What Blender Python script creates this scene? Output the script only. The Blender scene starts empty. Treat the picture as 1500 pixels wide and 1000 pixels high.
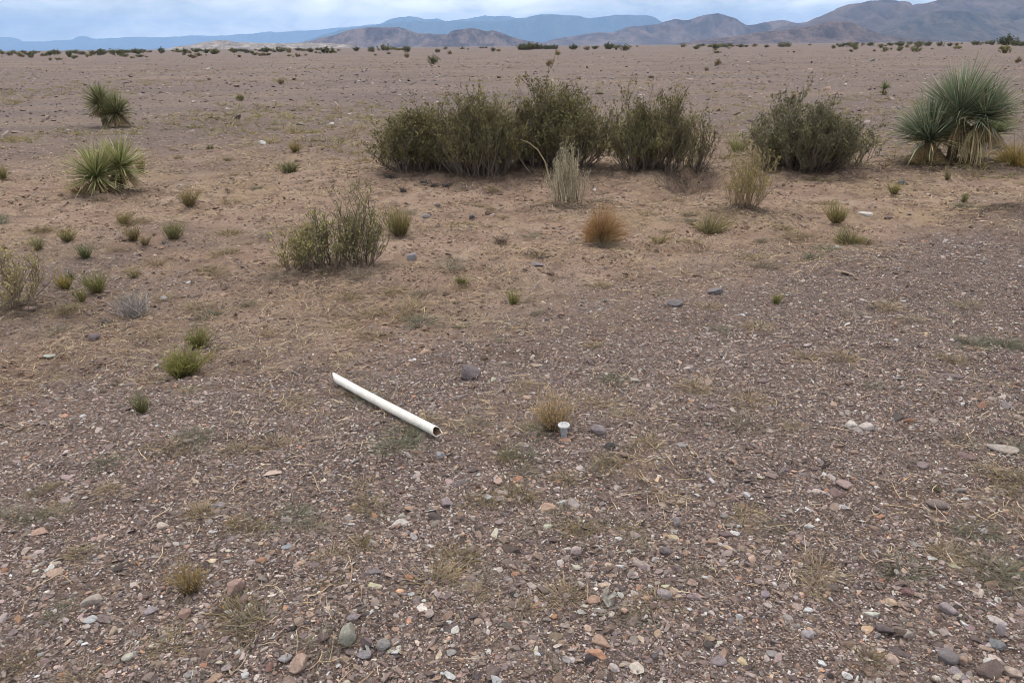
import bpy, math, numpy as np
from mathutils import Matrix, Vector

rng = np.random.default_rng(11)
R = math.radians
scene = bpy.context.scene
C = scene.collection

# ------------------------------------------------------------------ camera
F = 1149.0                       # focal length in photo pixels (1500 x 1000 frame)
CAMZ = 1.6
PITCH, ROLL = R(20.62), R(0.56)
fwd = np.array([0, math.cos(PITCH), -math.sin(PITCH)])
rt0 = np.array([1.0, 0, 0]); up0 = np.cross(rt0, fwd)
rt = rt0 * math.cos(ROLL) - up0 * math.sin(ROLL)
up = np.cross(rt, fwd)
cam_d = bpy.data.cameras.new('camera')
cam = bpy.data.objects.new('camera', cam_d); C.objects.link(cam)
M = Matrix(((rt[0], up[0], -fwd[0], 0), (rt[1], up[1], -fwd[1], 0), (rt[2], up[2], -fwd[2], CAMZ), (0, 0, 0, 1)))
cam.matrix_world = M
cam_d.sensor_width = 36.0; cam_d.lens = F / 1500 * 36
cam_d.clip_start = 0.05; cam_d.clip_end = 200000
scene.camera = cam

def ray(px, py):
    return fwd + rt * (px - 750) / F - up * (py - 500) / F

# ------------------------------------------------------------------ noise
def _hash(i, j, s):
    h = (i.astype(np.int64) * 374761393 + j.astype(np.int64) * 668265263 + s * 974711) & 0x7fffffff
    h = ((h ^ (h >> 13)) * 1274126177) & 0x7fffffff
    h = h ^ (h >> 16)
    return (h & 0xffff) / 65535.0
def vnoise(x, y, s=0):
    i = np.floor(x); j = np.floor(y); u = x - i; v = y - j
    u = u * u * (3 - 2 * u); v = v * v * (3 - 2 * v)
    a = _hash(i, j, s); b = _hash(i + 1, j, s); c = _hash(i, j + 1, s); d = _hash(i + 1, j + 1, s)
    return (a + (b - a) * u) * (1 - v) + (c + (d - c) * u) * v
def fbm(x, y, o=4, s=0):
    t = 0; a = .5; n = 0
    for k in range(o):
        t = t + a * vnoise(x * 2 ** k + 17.3 * k, y * 2 ** k - 9.1 * k, s + k); n += a; a *= .5
    return t / n
def sstep(a, b, x):
    t = np.clip((x - a) / (b - a), 0, 1); return t * t * (3 - 2 * t)

# ------------------------------------------------------------------ terrain
def flat(px, py):
    d = ray(px, py); t = -CAMZ / d[2]; return d[0] * t, d[1] * t
def bearing_table(pts):
    a = [];  r = []
    for p in pts:
        x, y = flat(*p); a.append(math.atan2(x, y)); r.append(math.hypot(x, y))
    o = np.argsort(a); return np.array(a)[o], np.array(r)[o]
NEAR_A, NEAR_R = bearing_table([(-150, 760), (0, 690), (130, 640), (250, 590), (330, 560), (480, 530), (640, 505), (800, 470), (950, 440), (1100, 405), (1300, 365), (1500, 310), (1650, 280)])
BUMPS = []                                     # (x, y, radius, height)
def bump_px(px, py, r, h): x, y = flat(px, py); BUMPS.append((x, y, r, h))
for p in [(612, 250, .7, .10), (700, 254, .8, .12), (790, 250, .9, .12), (950, 252, .8, .13), (1180, 246, .9, .10),
          (1390, 238, .8, .10), (480, 392, .45, .07), (830, 296, .4, .05), (1095, 302, .4, .05), (885, 360, .22, .06),
          (770, 384, .22, .07), (1470, 318, .35, .10), (150, 283, .5, .04), (20, 445, .5, .06), (955, 690, .16, .02)]:
    bump_px(*p)
bump_px(1008, 264, .26, -.36)
bump_px(1032, 258, .22, -.20)
bump_px(965, 262, .30, .08)
def near_d(x, y):                              # signed metres beyond the foreground gravel's edge
    r = np.hypot(x, y); a = np.arctan2(x, np.maximum(y, 1e-3))
    return r - np.interp(a, NEAR_A, NEAR_R)
def height(x, y):
    x = np.asarray(x, float); y = np.asarray(y, float)
    r = np.hypot(x, y)
    d = near_d(x, y)
    h = -.10 * sstep(-.4, 1.0, d) * (1 - sstep(4, 11, d))
    h = h + (fbm(x / 2.7, y / 2.7, 3, 3) - .5) * .12 * sstep(2, 5, r) * (1 - .0 * r)
    h = h + (fbm(x / .5, y / .5, 3, 5) - .5) * .030
    h = h + (fbm(x / 30, y / 30, 2, 8) - .5) * .7 * sstep(15, 60, r)
    for bx, by, br, bh in BUMPS:
        h = h + bh * np.exp(-((x - bx) ** 2 + (y - by) ** 2) / br ** 2)
    q = (fbm(x / .16, y / .16, 3, 61) - .5) * .05 + sstep(.5, .75, fbm(x / .3, y / .22, 4, 63)) * .035
    h = h + q * (1 - .6 * gravel_mask(x, y)) * (1 - sstep(12, 30, r))
    return h * (1 - sstep(300, 900, r))
def gpt(px, py):
    d = ray(px, py); z = 0.0
    for k in range(12):
        t = (z - CAMZ) / d[2]; z = .5 * z + .5 * float(height(d[0] * t, d[1] * t))
    t = (z - CAMZ) / d[2]
    x, y = d[0] * t, d[1] * t
    return np.array([x, y, float(height(x, y))])
def pxm(p):                                    # metres per photo pixel at point p
    return float(np.dot(np.asarray(p) - np.array([0, 0, CAMZ]), fwd)) / F
def gravel_mask(x, y):
    r = np.hypot(x, y); d = near_d(x, y)
    n = fbm(x / 1.1, y / 1.1, 4, 21) - .5; n2 = fbm(x / .35, y / .35, 3, 25) - .5
    g = 1 - sstep(-1.1, 1.9, d + n * 2.6 + n2 * 1.4)
    g = g * (1 - .38 * sstep(.05, .22, fbm(x / .8, y / .8, 3, 33) - .52))
    far = sstep(11.5, 19, r + n * 9)
    lx, ly = flat(110, 385)
    patch = .75 * np.exp(-(((x - lx) / 1.3) ** 2 + ((y - ly) / 1.7) ** 2)) * sstep(-.12, .1, n)
    px_, py_ = flat(930, 690)
    g = g * (1 - .8 * np.exp(-(((x - px_) / .13) ** 2 + ((y - py_) / .12) ** 2)))
    return np.clip(np.maximum(np.maximum(g, far), patch), 0, 1)
def straw_mask(x, y):
    r = np.hypot(x, y)
    s = sstep(.50, .68, fbm(x / 1.6 + 5, y / .9, 4, 41))
    band = sstep(3, 7, r) * (1 - sstep(16, 30, r))
    return s * (.25 + .75 * band)

# ------------------------------------------------------------------ mesh building
def new_mesh(name, V, Fc, col=None, smooth=False):
    V = np.asarray(V, np.float32).reshape(-1, 3); Fc = np.asarray(Fc, np.int32)
    k = Fc.shape[1]; nf = len(Fc)
    me = bpy.data.meshes.new(name)
    me.vertices.add(len(V)); me.vertices.foreach_set('co', V.ravel())
    me.loops.add(nf * k); me.loops.foreach_set('vertex_index', Fc.ravel())
    me.polygons.add(nf); me.polygons.foreach_set('loop_start', np.arange(0, nf * k, k, dtype=np.int32))
    me.polygons.foreach_set('use_smooth', np.full(nf, smooth))
    me.update(calc_edges=True)
    if col is not None:
        a = me.color_attributes.new('Col', 'FLOAT_COLOR', 'POINT')
        c = np.ones((len(V), 4), np.float32); c[:, :3] = np.asarray(col, np.float32).reshape(-1, 3)
        a.data.foreach_set('color', c.ravel())
    return me
class MB:
    """collects quads (triangles repeat their last corner as two faces' worth) with one colour per vertex"""
    def __init__(s): s.v = []; s.f = []; s.c = []; s.n = 0
    def add(s, V, Fq, col):
        V = np.asarray(V, float).reshape(-1, 3); Fq = np.asarray(Fq).reshape(-1, 4)
        col = np.broadcast_to(np.asarray(col, float), V.shape)
        s.v.append(V); s.f.append(Fq + s.n); s.c.append(col); s.n += len(V)
    def mesh(s, name, smooth=False):
        return new_mesh(name, np.concatenate(s.v), np.concatenate(s.f), np.concatenate(s.c), smooth)
def unit(a): return a / np.maximum(np.linalg.norm(a, axis=-1, keepdims=True), 1e-9)

def ribbons(mb, P, W, side, c0, c1, fold=0.0, jit=None):
    """P: N x K x 3 spines, W: K widths factors x N x1, side: N x 3"""
    N, K, _ = P.shape
    A = P - side[:, None, :] * W[:, :, None] * .5
    B = P + side[:, None, :] * W[:, :, None] * .5
    V = np.stack([A, B], 2).reshape(N * K * 2, 3)
    t = np.linspace(0, 1, K)[None, :, None, None]
    c0 = np.asarray(c0, float).reshape(-1, 1, 1, 3); c1 = np.asarray(c1, float).reshape(-1, 1, 1, 3)
    c = np.broadcast_to(c0 * (1 - t) + c1 * t, (N, K, 2, 3))
    if jit is not None: c = c * jit.reshape(N, 1, 1, -1)
    base = (np.arange(N) * K * 2)[:, None]
    k = np.arange(K - 1)[None, :] * 2
    f = np.stack([base + k, base + k + 1, base + k + 3, base + k + 2], -1).reshape(-1, 4)
    mb.add(V, f, c.reshape(-1, 3))

def blades(mb, n, base_r, h, spread, c0, c1, width, rg, droop=.25, K=4, el=1.0, origin=(0, 0, 0), hvar=.35, cvar=.3, dome=True, taper=.75):
    ph = rg.uniform(0, 2 * math.pi, n); q = np.sqrt(rg.uniform(0, 1, n))
    tilt = q * spread
    d = np.stack([np.sin(tilt) * np.cos(ph), np.sin(tilt) * np.sin(ph) * el, np.cos(tilt)], 1)
    L = h * rg.uniform(1 - hvar, 1.0, n) * (1.0 if dome else 1 / np.maximum(np.cos(tilt), .5))
    b = np.stack([np.cos(ph) * q, np.sin(ph) * q * el, np.zeros(n)], 1) * base_r
    b[:, :2] += rg.normal(0, base_r * .15, (n, 2))
    t = np.linspace(0, 1, K)[None, :, None]
    wob = rg.normal(0, .10, (n, 1, 3)) * np.sin(t * math.pi)
    outd = np.stack([np.cos(ph), np.sin(ph), -.35 * np.ones(n)], 1)
    P = b[:, None] + (d[:, None] * t + wob + outd[:, None] * (droop * rg.uniform(0, 1, (n, 1, 1)) * t ** 2)) * L[:, None, None] + np.asarray(origin)
    W = width * rg.uniform(.6, 1.2, (n, 1)) * (1 - np.linspace(0, 1, K)[None] * taper)
    side = unit(np.cross(d, rg.normal(0, 1, (n, 3))))
    j = 1 + rg.uniform(-cvar, cvar, (n, 1)) * np.ones((1, 3)) + rg.normal(0, .05, (n, 3))
    ribbons(mb, P, W, side, c0, c1, jit=np.clip(j, .2, 2))
    return P

def tubes(mb, P, Rd, col, sides=4):
    N, K, _ = P.shape
    T = unit(np.gradient(P, axis=1))
    ref = np.where(np.abs(T[..., 2:3]) > .9, np.array([1.0, 0, 0]), np.array([0, 0, 1.0]))
    a = unit(np.cross(T, ref)); b = np.cross(T, a)
    an = np.arange(sides) * 2 * math.pi / sides
    V = P[:, :, None] + (a[:, :, None] * np.cos(an)[None, None, :, None] + b[:, :, None] * np.sin(an)[None, None, :, None]) * Rd[:, :, None, None]
    col = np.broadcast_to(np.asarray(col, float).reshape(-1, 1, 1, 3), V.shape)
    n_ = np.arange(N)[:, None, None] * K * sides; k_ = np.arange(K - 1)[None, :, None] * sides
    s_ = np.arange(sides)[None, None, :]; s2 = (s_ + 1) % sides
    f = np.stack([n_ + k_ + s_, n_ + k_ + s2, n_ + k_ + sides + s2, n_ + k_ + sides + s_], -1).reshape(-1, 4)
    mb.add(V.reshape(-1, 3), f, col.reshape(-1, 3))

def leaves(mb, pos, d, L, W, col, rg):
    n = len(pos)
    s = unit(np.cross(d, rg.normal(0, 1, (n, 3))))
    L = np.broadcast_to(L, n)[:, None]; W = np.broadcast_to(W, n)[:, None]
    V = np.stack([pos, pos + d * L * .5 - s * W * .5, pos + d * L, pos + d * L * .5 + s * W * .5], 1)
    mb.add(V.reshape(-1, 3), np.arange(n * 4).reshape(n, 4), np.repeat(col, 4, axis=0))

def bez(a, b, c, K):
    t = np.linspace(0, 1, K)[None, :, None]
    return a[:, None] * (1 - t) ** 2 + 2 * b[:, None] * t * (1 - t) + c[:, None] * t ** 2
def on_line(P, t):
    K = P.shape[1]; u = t * (K - 1); i = np.clip(np.floor(u).astype(int), 0, K - 2); f = (u - i)[:, None]
    r = np.arange(len(P)); return P[r, i] * (1 - f) + P[r, i + 1] * f, unit(P[r, i + 1] - P[r, i])

def bush(rg, w, h, dep, n1=40, k2=5, k3=4, m=6, leafL=.022, leafW=.010, cl=(.12, .125, .06), cs=(.10, .085, .075), cl2=None,
         bare=.28, upright=.6, rad=.010, jag=.25, lean=(0, 0), lumps=5, basew=.42, cvar=.3):
    fo, st = MB(), MB()
    ph = rg.uniform(0, 2 * math.pi, n1); q = rg.uniform(0, 1, n1) ** .55
    lumpv = rg.uniform(1 - jag, 1.05, lumps * 2 + 1)
    lv = lumpv[(ph / (2 * math.pi) * lumps * 2).astype(int) % len(lumpv)]
    lv = lv * rg.uniform(.8, 1.05, n1)
    E = np.stack([np.cos(ph) * q * w * .5 * lv, np.sin(ph) * q * dep * .5 * lv, h * np.sqrt(np.maximum(1 - .93 * q ** 2, .05)) * lv], 1)
    E[:, 2] = np.maximum(E[:, 2], h * .25)
    E[:, 0] += lean[0] * E[:, 2]; E[:, 1] += lean[1] * E[:, 2]
    B = E * np.array([basew, basew, 0]) + np.stack([rg.normal(0, .03, n1), rg.normal(0, .03, n1), np.full(n1, -.03)], 1)
    Cc = B + (E - B) * np.array([.55, .55, .40]) + rg.normal(0, .05, (n1, 3)) * w
    P1 = bez(B, Cc, E, 6)
    r1 = rad * rg.uniform(.5, 1.1, (n1, 1)) * np.linspace(1, .35, 6)[None]
    cj = lambda n: np.asarray(cs) * rg.uniform(.6, 1.5, (n, 1))
    tubes(st, P1, r1, cj(n1))
    i2 = np.repeat(np.arange(n1), k2); n2 = len(i2)
    t2 = rg.uniform(.12, 1, n2)
    p, d = on_line(P1[i2], t2)
    dd = unit(d * .7 + unit(rg.normal(0, 1, (n2, 3))) * .65 + np.array([0, 0, upright]))
    L2 = h * rg.uniform(.16, .34, n2)
    P2 = bez(p, p + dd * L2[:, None] * .5 + rg.normal(0, .02, (n2, 3)) * h, p + unit(dd + np.array([0, 0, .35])) * L2[:, None], 4)
    tubes(st, P2, rad * .4 * np.linspace(1, .4, 4)[None] * rg.uniform(.6, 1.1, (n2, 1)), cj(n2), 3)
    i3 = np.repeat(np.arange(n2), k3); n3 = len(i3)
    p, d = on_line(P2[i3], rg.uniform(.2, 1, n3))
    dd = unit(d * .6 + unit(rg.normal(0, 1, (n3, 3))) * .7 + np.array([0, 0, upright]))
    L3 = h * rg.uniform(.06, .16, n3)
    P3 = bez(p, p + dd * L3[:, None] * .5, p + unit(dd + np.array([0, 0, .3])) * L3[:, None], 3)
    tubes(st, P3, rad * .2 * np.linspace(1, .5, 3)[None] * np.ones((n3, 1)), cj(n3), 3)
    i4 = np.repeat(np.arange(n3), m); n4 = len(i4)
    p, d = on_line(P3[i4], rg.uniform(.1, 1, n4))
    keep = (p[:, 2] > h * bare * rg.uniform(.3, 1.3, n4))
    i4, p, d = i4[keep], p[keep], d[keep]; n4 = len(p)
    dd = unit(d + unit(rg.normal(0, 1, (n4, 3))) * .8 + np.array([0, 0, .25]))
    p = p + rg.normal(0, .008, (n4, 3)) * (h / .8)
    tone = rg.uniform(1 - cvar, 1 + cvar, n1)[i2[i3[i4]]] * rg.uniform(.75, 1.25, n4)
    c2 = np.asarray(cl2 if cl2 is not None else cl); mixv = (rg.uniform(0, 1, n2) ** 2)[i3[i4]][:, None]
    col = (np.asarray(cl) * (1 - mixv) + c2 * mixv) * tone[:, None]
    leaves(fo, p, dd, leafL * rg.uniform(.6, 1.3, n4), leafW * rg.uniform(.6, 1.3, n4), col, rg)
    A = np.concatenate(fo.v); cx = np.percentile(A[:, 0], [.7, 99.3]); cz = np.percentile(A[:, 2], 99.75)
    sx = w / (cx[1] - cx[0]); sz = h / cz; mx = cx.mean()
    for b_ in (fo, st):
        for q_ in b_.v: q_[:, 0] = (q_[:, 0] - mx) * sx; q_[:, 1] *= sx; q_[:, 2] *= sz
    return fo, st

def rosette(mb, rg, n, L, width, c0, c1, origin=(0, 0, 0), zmin=-.35, tip=(.25, .24, .13), axis=(0, 0, 1), cvar=.45, droop=.06):
    """stiff dagger leaves radiating from a centre, each folded along its midrib"""
    u = rg.uniform(zmin, 1, n); ph = rg.uniform(0, 2 * math.pi, n); s = np.sqrt(1 - np.clip(u, -1, 1) ** 2)
    d = np.stack([s * np.cos(ph), s * np.sin(ph), u], 1)
    ax = unit(np.asarray(axis, float)); d = unit(d + ax * (.25 if L < .5 else .42))
    l = L * rg.uniform(.75, 1.08, n) * (1 - .18 * np.clip(-u, 0, 1))
    K = 4; t = np.linspace(0, 1, K)
    P = np.asarray(origin) + d[:, None] * (t[None, :, None] * l[:, None, None] + .03 * L)
    P[:, :, 2] -= (t ** 2)[None] * l[:, None] * droop * rg.uniform(0, 2, (n, 1)) * s[:, None]
    bend = rg.normal(0, .07, (n, 1, 3)) + (rg.uniform(0, 1, (n, 1, 1)) < .06) * np.array([0, 0, -.45])
    P = P + bend * ((t ** 2)[None, :, None]) * l[:, None, None]
    side = unit(np.cross(d, np.array([0, 0, 1.0]) + rg.normal(0, .15, (n, 3))))
    nrm = np.cross(side, d)
    wf = np.array([.75, 1.0, .8, .05]); W = width * rg.uniform(.75, 1.2, (n, 1)) * wf[None]
    mid = P - nrm[:, None] * W[:, :, None] * .22
    A = P - side[:, None] * W[:, :, None] * .5; B = P + side[:, None] * W[:, :, None] * .5
    V = np.stack([A, mid, B], 2)
    tone = rg.uniform(1 - cvar, 1 + cvar, (n, 1, 1, 1))
    tt = t[None, :, None, None]
    col = np.asarray(c0) * (1 - tt) + np.asarray(c1) * tt
    col = col * (1 - tt ** 5) + np.asarray(tip) * tt ** 5
    dead = (rg.uniform(0, 1, (n, 1, 1, 1)) < (.025 + .16 * (u < -.15)[:, None, None, None]))
    col = np.where(dead, np.array([.36, .28, .15]), np.broadcast_to(col, V.shape)) * tone
    col[:, :, 0] *= 1.18; col[:, :, 2] *= .95
    b = (np.arange(n) * K * 3)[:, None]; k = (np.arange(K - 1) * 3)[None]
    f1 = np.stack([b + k, b + k + 1, b + k + 4, b + k + 3], -1); f2 = f1 + 1
    mb.add(V.reshape(-1, 3), np.concatenate([f1.reshape(-1, 4), f2.reshape(-1, 4)]), col.reshape(-1, 3))

# ------------------------------------------------------------------ materials
def nodes(name):
    m = bpy.data.materials.new(name); m.use_nodes = True
    nt = m.node_tree; bs = nt.nodes['Principled BSDF']; bs.inputs['Specular IOR Level'].default_value = .25
    return m, nt, bs, nt.links.new
def N(nt, t, **kw):
    n = nt.nodes.new(t)
    for k, v in kw.items(): setattr(n, k, v)
    return n
def noise(nt, vec, scale, detail=6, rough=.6, dist=0):
    n = N(nt, 'ShaderNodeTexNoise'); n.inputs['Scale'].default_value = scale; n.inputs['Detail'].default_value = detail
    n.inputs['Roughness'].default_value = rough; n.inputs['Distortion'].default_value = dist
    if vec is not None: nt.links.new(vec, n.inputs['Vector'])
    return n
def ramp(nt, fac, stops):
    n = N(nt, 'ShaderNodeValToRGB'); e = n.color_ramp.elements
    while len(e) < len(stops): e.new(.5)
    for el, (p, c) in zip(e, stops): el.position = p; el.color = (*c, 1) if len(c) == 3 else c
    nt.links.new(fac, n.inputs['Fac']); return n
def mix(nt, fac, a, b, mode='MIX'):
    n = N(nt, 'ShaderNodeMix', data_type='RGBA', blend_type=mode)
    for s, v in ((0, fac), (6, a), (7, b)):
        if isinstance(v, (int, float)): n.inputs[s].default_value = v
        elif isinstance(v, tuple): n.inputs[s].default_value = (*v, 1)
        else: nt.links.new(v, n.inputs[s])
    return n.outputs[2]
def mathn(nt, op, a, b=0.0, clamp=False):
    n = N(nt, 'ShaderNodeMath', operation=op); n.use_clamp = clamp
    for s, v in ((0, a), (1, b)):
        if isinstance(v, (int, float)): n.inputs[s].default_value = v
        else: nt.links.new(v, n.inputs[s])
    return n.outputs[0]
def bump(nt, bs, hgt, strength=.5, dist=.01):
    b = N(nt, 'ShaderNodeBump'); b.inputs['Strength'].default_value = strength; b.inputs['Distance'].default_value = dist
    nt.links.new(hgt, b.inputs['Height']); nt.links.new(b.outputs[0], bs.inputs['Normal'])

def plant_mat(name, trans=.25, rough=.6, var=.25, scale=40):
    m, nt, bs, ln = nodes(name)
    a = N(nt, 'ShaderNodeAttribute', attribute_name='Col'); tc = N(nt, 'ShaderNodeTexCoord')
    nz = noise(nt, tc.outputs['Object'], scale, 3)
    r = ramp(nt, nz.outputs['Fac'], [(.3, (1 - var,) * 3), (.7, (1 + var,) * 3)])
    c = mix(nt, 1.0, a.outputs['Color'], r.outputs['Color'], 'MULTIPLY')
    ln(c, bs.inputs['Base Color']); bs.inputs['Roughness'].default_value = rough
    if trans:
        t = N(nt, 'ShaderNodeBsdfTranslucent'); ln(c, t.inputs['Color'])
        ms = N(nt, 'ShaderNodeMixShader'); ms.inputs[0].default_value = trans
        ln(bs.outputs[0], ms.inputs[1]); ln(t.outputs[0], ms.inputs[2])
        ln(ms.outputs[0], nt.nodes['Material Output'].inputs['Surface'])
    return m
MAT_LEAF = plant_mat('leaf_material'); MAT_STEM = plant_mat('stem_material', 0, .85, .4, 60)
MAT_STRAW = plant_mat('straw_material', .15, .7, .2, 30); MAT_YUCCA = plant_mat('yucca_material', .12, .45, .12, 20)

def stone_mat():
    m, nt, bs, ln = nodes('stone_material')
    a = N(nt, 'ShaderNodeAttribute', attribute_name='Col'); g = N(nt, 'ShaderNodeNewGeometry')
    n1 = noise(nt, g.outputs['Position'], 90, 6, .65); n2 = noise(nt, g.outputs['Position'], 420, 3, .6)
    r1 = ramp(nt, n1.outputs['Fac'], [(.3, (.68,) * 3), (.7, (1.28,) * 3)])
    r2 = ramp(nt, n2.outputs['Fac'], [(.35, (.8,) * 3), (.68, (1.18,) * 3)])
    c = mix(nt, 1.0, mix(nt, 1.0, a.outputs['Color'], r1.outputs['Color'], 'MULTIPLY'), r2.outputs['Color'], 'MULTIPLY')
    ln(c, bs.inputs['Base Color']); bs.inputs['Roughness'].default_value = .78
    bump(nt, bs, mathn(nt, 'ADD', n1.outputs['Fac'], mathn(nt, 'MULTIPLY', n2.outputs['Fac'], .5)), .5, .004)
    return m
MAT_STONE = stone_mat()

def ground_mat():
    m, nt, bs, ln = nodes('desert_soil')
    g = N(nt, 'ShaderNodeNewGeometry'); pos = g.outputs['Position']
    am = N(nt, 'ShaderNodeAttribute', attribute_name='Col')
    sep = N(nt, 'ShaderNodeSeparateColor'); ln(am.outputs['Color'], sep.inputs[0])
    gm, sm, fm = sep.outputs[0], sep.outputs[1], sep.outputs[2]
    nA = noise(nt, pos, 1.4, 8, .65, .4); nB = noise(nt, pos, 9, 8, .7, .3); nC = noise(nt, pos, 70, 6, .7); nD = noise(nt, pos, 330, 4, .7)
    mpf = N(nt, 'ShaderNodeMapping'); mpf.inputs['Scale'].default_value = (.45, 1.3, 1); ln(pos, mpf.inputs['Vector'])
    nF = noise(nt, mpf.outputs[0], .16, 9, .66, .8)
    sand = ramp(nt, nA.outputs['Fac'], [(.28, SAND0), (.5, SAND1), (.74, SAND2)]).outputs['Color']
    sand = mix(nt, mathn(nt, 'MULTIPLY', sm, .55), sand, (.33, .245, .155))
    grav = ramp(nt, nB.outputs['Fac'], [(.3, (.085, .060, .050)), (.52, (.140, .103, .086)), (.75, (.22, .165, .138))]).outputs['Color']  # soil darkened so its colour also holds the shade between stones
    farc = ramp(nt, nF.outputs['Fac'], [(.33, FAR0), (.5, FAR1), (.68, FAR2)]).outputs['Color']
    nE = noise(nt, pos, 4.5, 7, .7, .5)
    crust = ramp(nt, nE.outputs['Fac'], [(.50, (0,) * 3), (.62, (1,) * 3)]).outputs['Color']
    sand = mix(nt, mathn(nt, 'MULTIPLY', crust, .75), sand, (.150, .105, .082))
    nG = noise(nt, pos, 13, 6, .75, .3)
    strawy = ramp(nt, nG.outputs['Fac'], [(.54, (0,) * 3), (.64, (1,) * 3)]).outputs['Color']
    sand = mix(nt, mathn(nt, 'MULTIPLY', strawy, .5), sand, (.38, .285, .175))
    base = mix(nt, gm, sand, grav); base = mix(nt, fm, base, farc)
    # scattered chips of stone too small to model, each with a colour of its own
    def chips(scale, lo, hi, base, amount):
        v = N(nt, 'ShaderNodeTexVoronoi'); v.inputs['Scale'].default_value = scale; ln(pos, v.inputs['Vector'])
        sc = N(nt, 'ShaderNodeSeparateColor'); ln(v.outputs['Color'], sc.inputs[0])
        cr = ramp(nt, sc.outputs[0], [(0, (.055, .045, .045)), (.25, (.13, .10, .098)), (.5, (.21, .165, .16)), (.75, (.22, .15, .115)), (.9, (.30, .26, .24)), (1, (.48, .42, .37))]).outputs['Color']
        inside = ramp(nt, v.outputs['Distance'], [(lo, (1,) * 3), (hi, (0,) * 3)]).outputs['Color']
        pick = mathn(nt, 'LESS_THAN', sc.outputs[1], amount)
        return mix(nt, mathn(nt, 'MULTIPLY', inside, pick), base, cr), v.outputs['Distance']
    amt = mathn(nt, 'ADD', mathn(nt, 'MULTIPLY', gm, .62), .10)
    base, d1 = chips(150, .45, .6, base, amt)
    base, d2 = chips(48, .38, .5, base, mathn(nt, 'MULTIPLY', amt, .8))
    base, d3 = chips(11, .26, .36, base, mathn(nt, 'MULTIPLY', fm, .42))
    base, d4 = chips(3.2, .16, .26, base, mathn(nt, 'MULTIPLY', fm, .30))
    r = ramp(nt, nC.outputs['Fac'], [(.3, (.72,) * 3), (.7, (1.25,) * 3)]); base = mix(nt, 1.0, base, r.outputs['Color'], 'MULTIPLY')
    r = ramp(nt, nD.outputs['Fac'], [(.33, (.78,) * 3), (.67, (1.2,) * 3)]); base = mix(nt, 1.0, base, r.outputs['Color'], 'MULTIPLY')
    ln(base, bs.inputs['Base Color']); bs.inputs['Roughness'].default_value = .92; bs.inputs['Specular IOR Level'].default_value = .1
    hsum = mathn(nt, 'ADD', mathn(nt, 'MULTIPLY', nC.outputs['Fac'], .8), mathn(nt, 'MULTIPLY', nD.outputs['Fac'], .5))
    hsum = mathn(nt, 'ADD', hsum, mathn(nt, 'MULTIPLY', nB.outputs['Fac'], 2.0))
    bump(nt, bs, hsum, .8, .02)
    return m
SAND0, SAND1, SAND2 = (.225, .150, .112), (.325, .230, .174), (.44, .335, .258)
FAR0, FAR1, FAR2 = (.090, .070, .062), (.148, .115, .102), (.25, .187, .130)

# ------------------------------------------------------------------ objects
def tag(o, label=None, cat=None, group=None, kind=None):
    for k, v in (('label', label), ('category', cat), ('group', group), ('kind', kind)):
        if v: o[k] = v
    return o
def obj(name, me, mat, parent=None, loc=None):
    o = bpy.data.objects.new(name, me); C.objects.link(o)
    if mat is not None and not me.materials: me.materials.append(mat)
    if parent is not None: o.parent = parent
    if loc is not None: o.location = loc
    return o
def empty(name, loc, rz=0):
    o = bpy.data.objects.new(name, None); C.objects.link(o); o.location = loc; o.rotation_euler.z = rz
    o.empty_display_size = .1; return o
def copy_tree(o, parent=None):
    c = o.copy(); C.objects.link(c)
    if parent is not None: c.parent = parent
    for ch in list(o.children): copy_tree(ch, c)
    return c

# ---- ground sheet: a polar grid, fine where the camera looks
def build_ground():
    fine = np.linspace(R(-58), R(58), 620); coarse = np.linspace(R(58), R(302), 60)[1:-1]
    an = np.concatenate([fine, coarse]); na = len(an)
    rr = np.concatenate([[.25, .7], 1.0 * 1.0085 ** np.arange(0, 640), 230 * 1.12 ** np.arange(0, 47)])
    rr = np.minimum(rr, 37500.0); nr = len(rr)
    A, Rr = np.meshgrid(an, rr)
    X = Rr * np.sin(A); Y = Rr * np.cos(A)
    Z = height(X, Y)
    gmk = gravel_mask(X, Y); smk = straw_mask(X, Y)
    V = np.stack([X, Y, Z], -1).reshape(-1, 3)
    col = np.stack([gmk, smk, sstep(9, 24, Rr)], -1).reshape(-1, 3)
    i = np.arange(nr - 1)[:, None] * na; j = np.arange(na)[None]; j2 = (j + 1) % na
    Fq = np.stack([i + j, i + na + j, i + na + j2, i + j2], -1).reshape(-1, 4)
    V = np.concatenate([V, [[0, 0, float(height(0, 0))]]]); col = np.concatenate([col, [[1, 0, 0]]])
    cidx = len(V) - 1
    j = np.arange(na); tri = np.stack([j, (j + 1) % na, np.full(na, cidx), np.full(na, cidx)], -1)
    # the hub is closed with quads that share the first ring's corners
    hub = np.stack([j[0::2], (j[0::2] + 1) % na, (j[0::2] + 2) % na, np.full(len(j[0::2]), cidx)], -1)
    me = new_mesh('ground', V, np.concatenate([Fq, hub]), col, True)
    o = obj('ground', me, ground_mat()); o['kind'] = 'structure'
build_ground()

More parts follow.
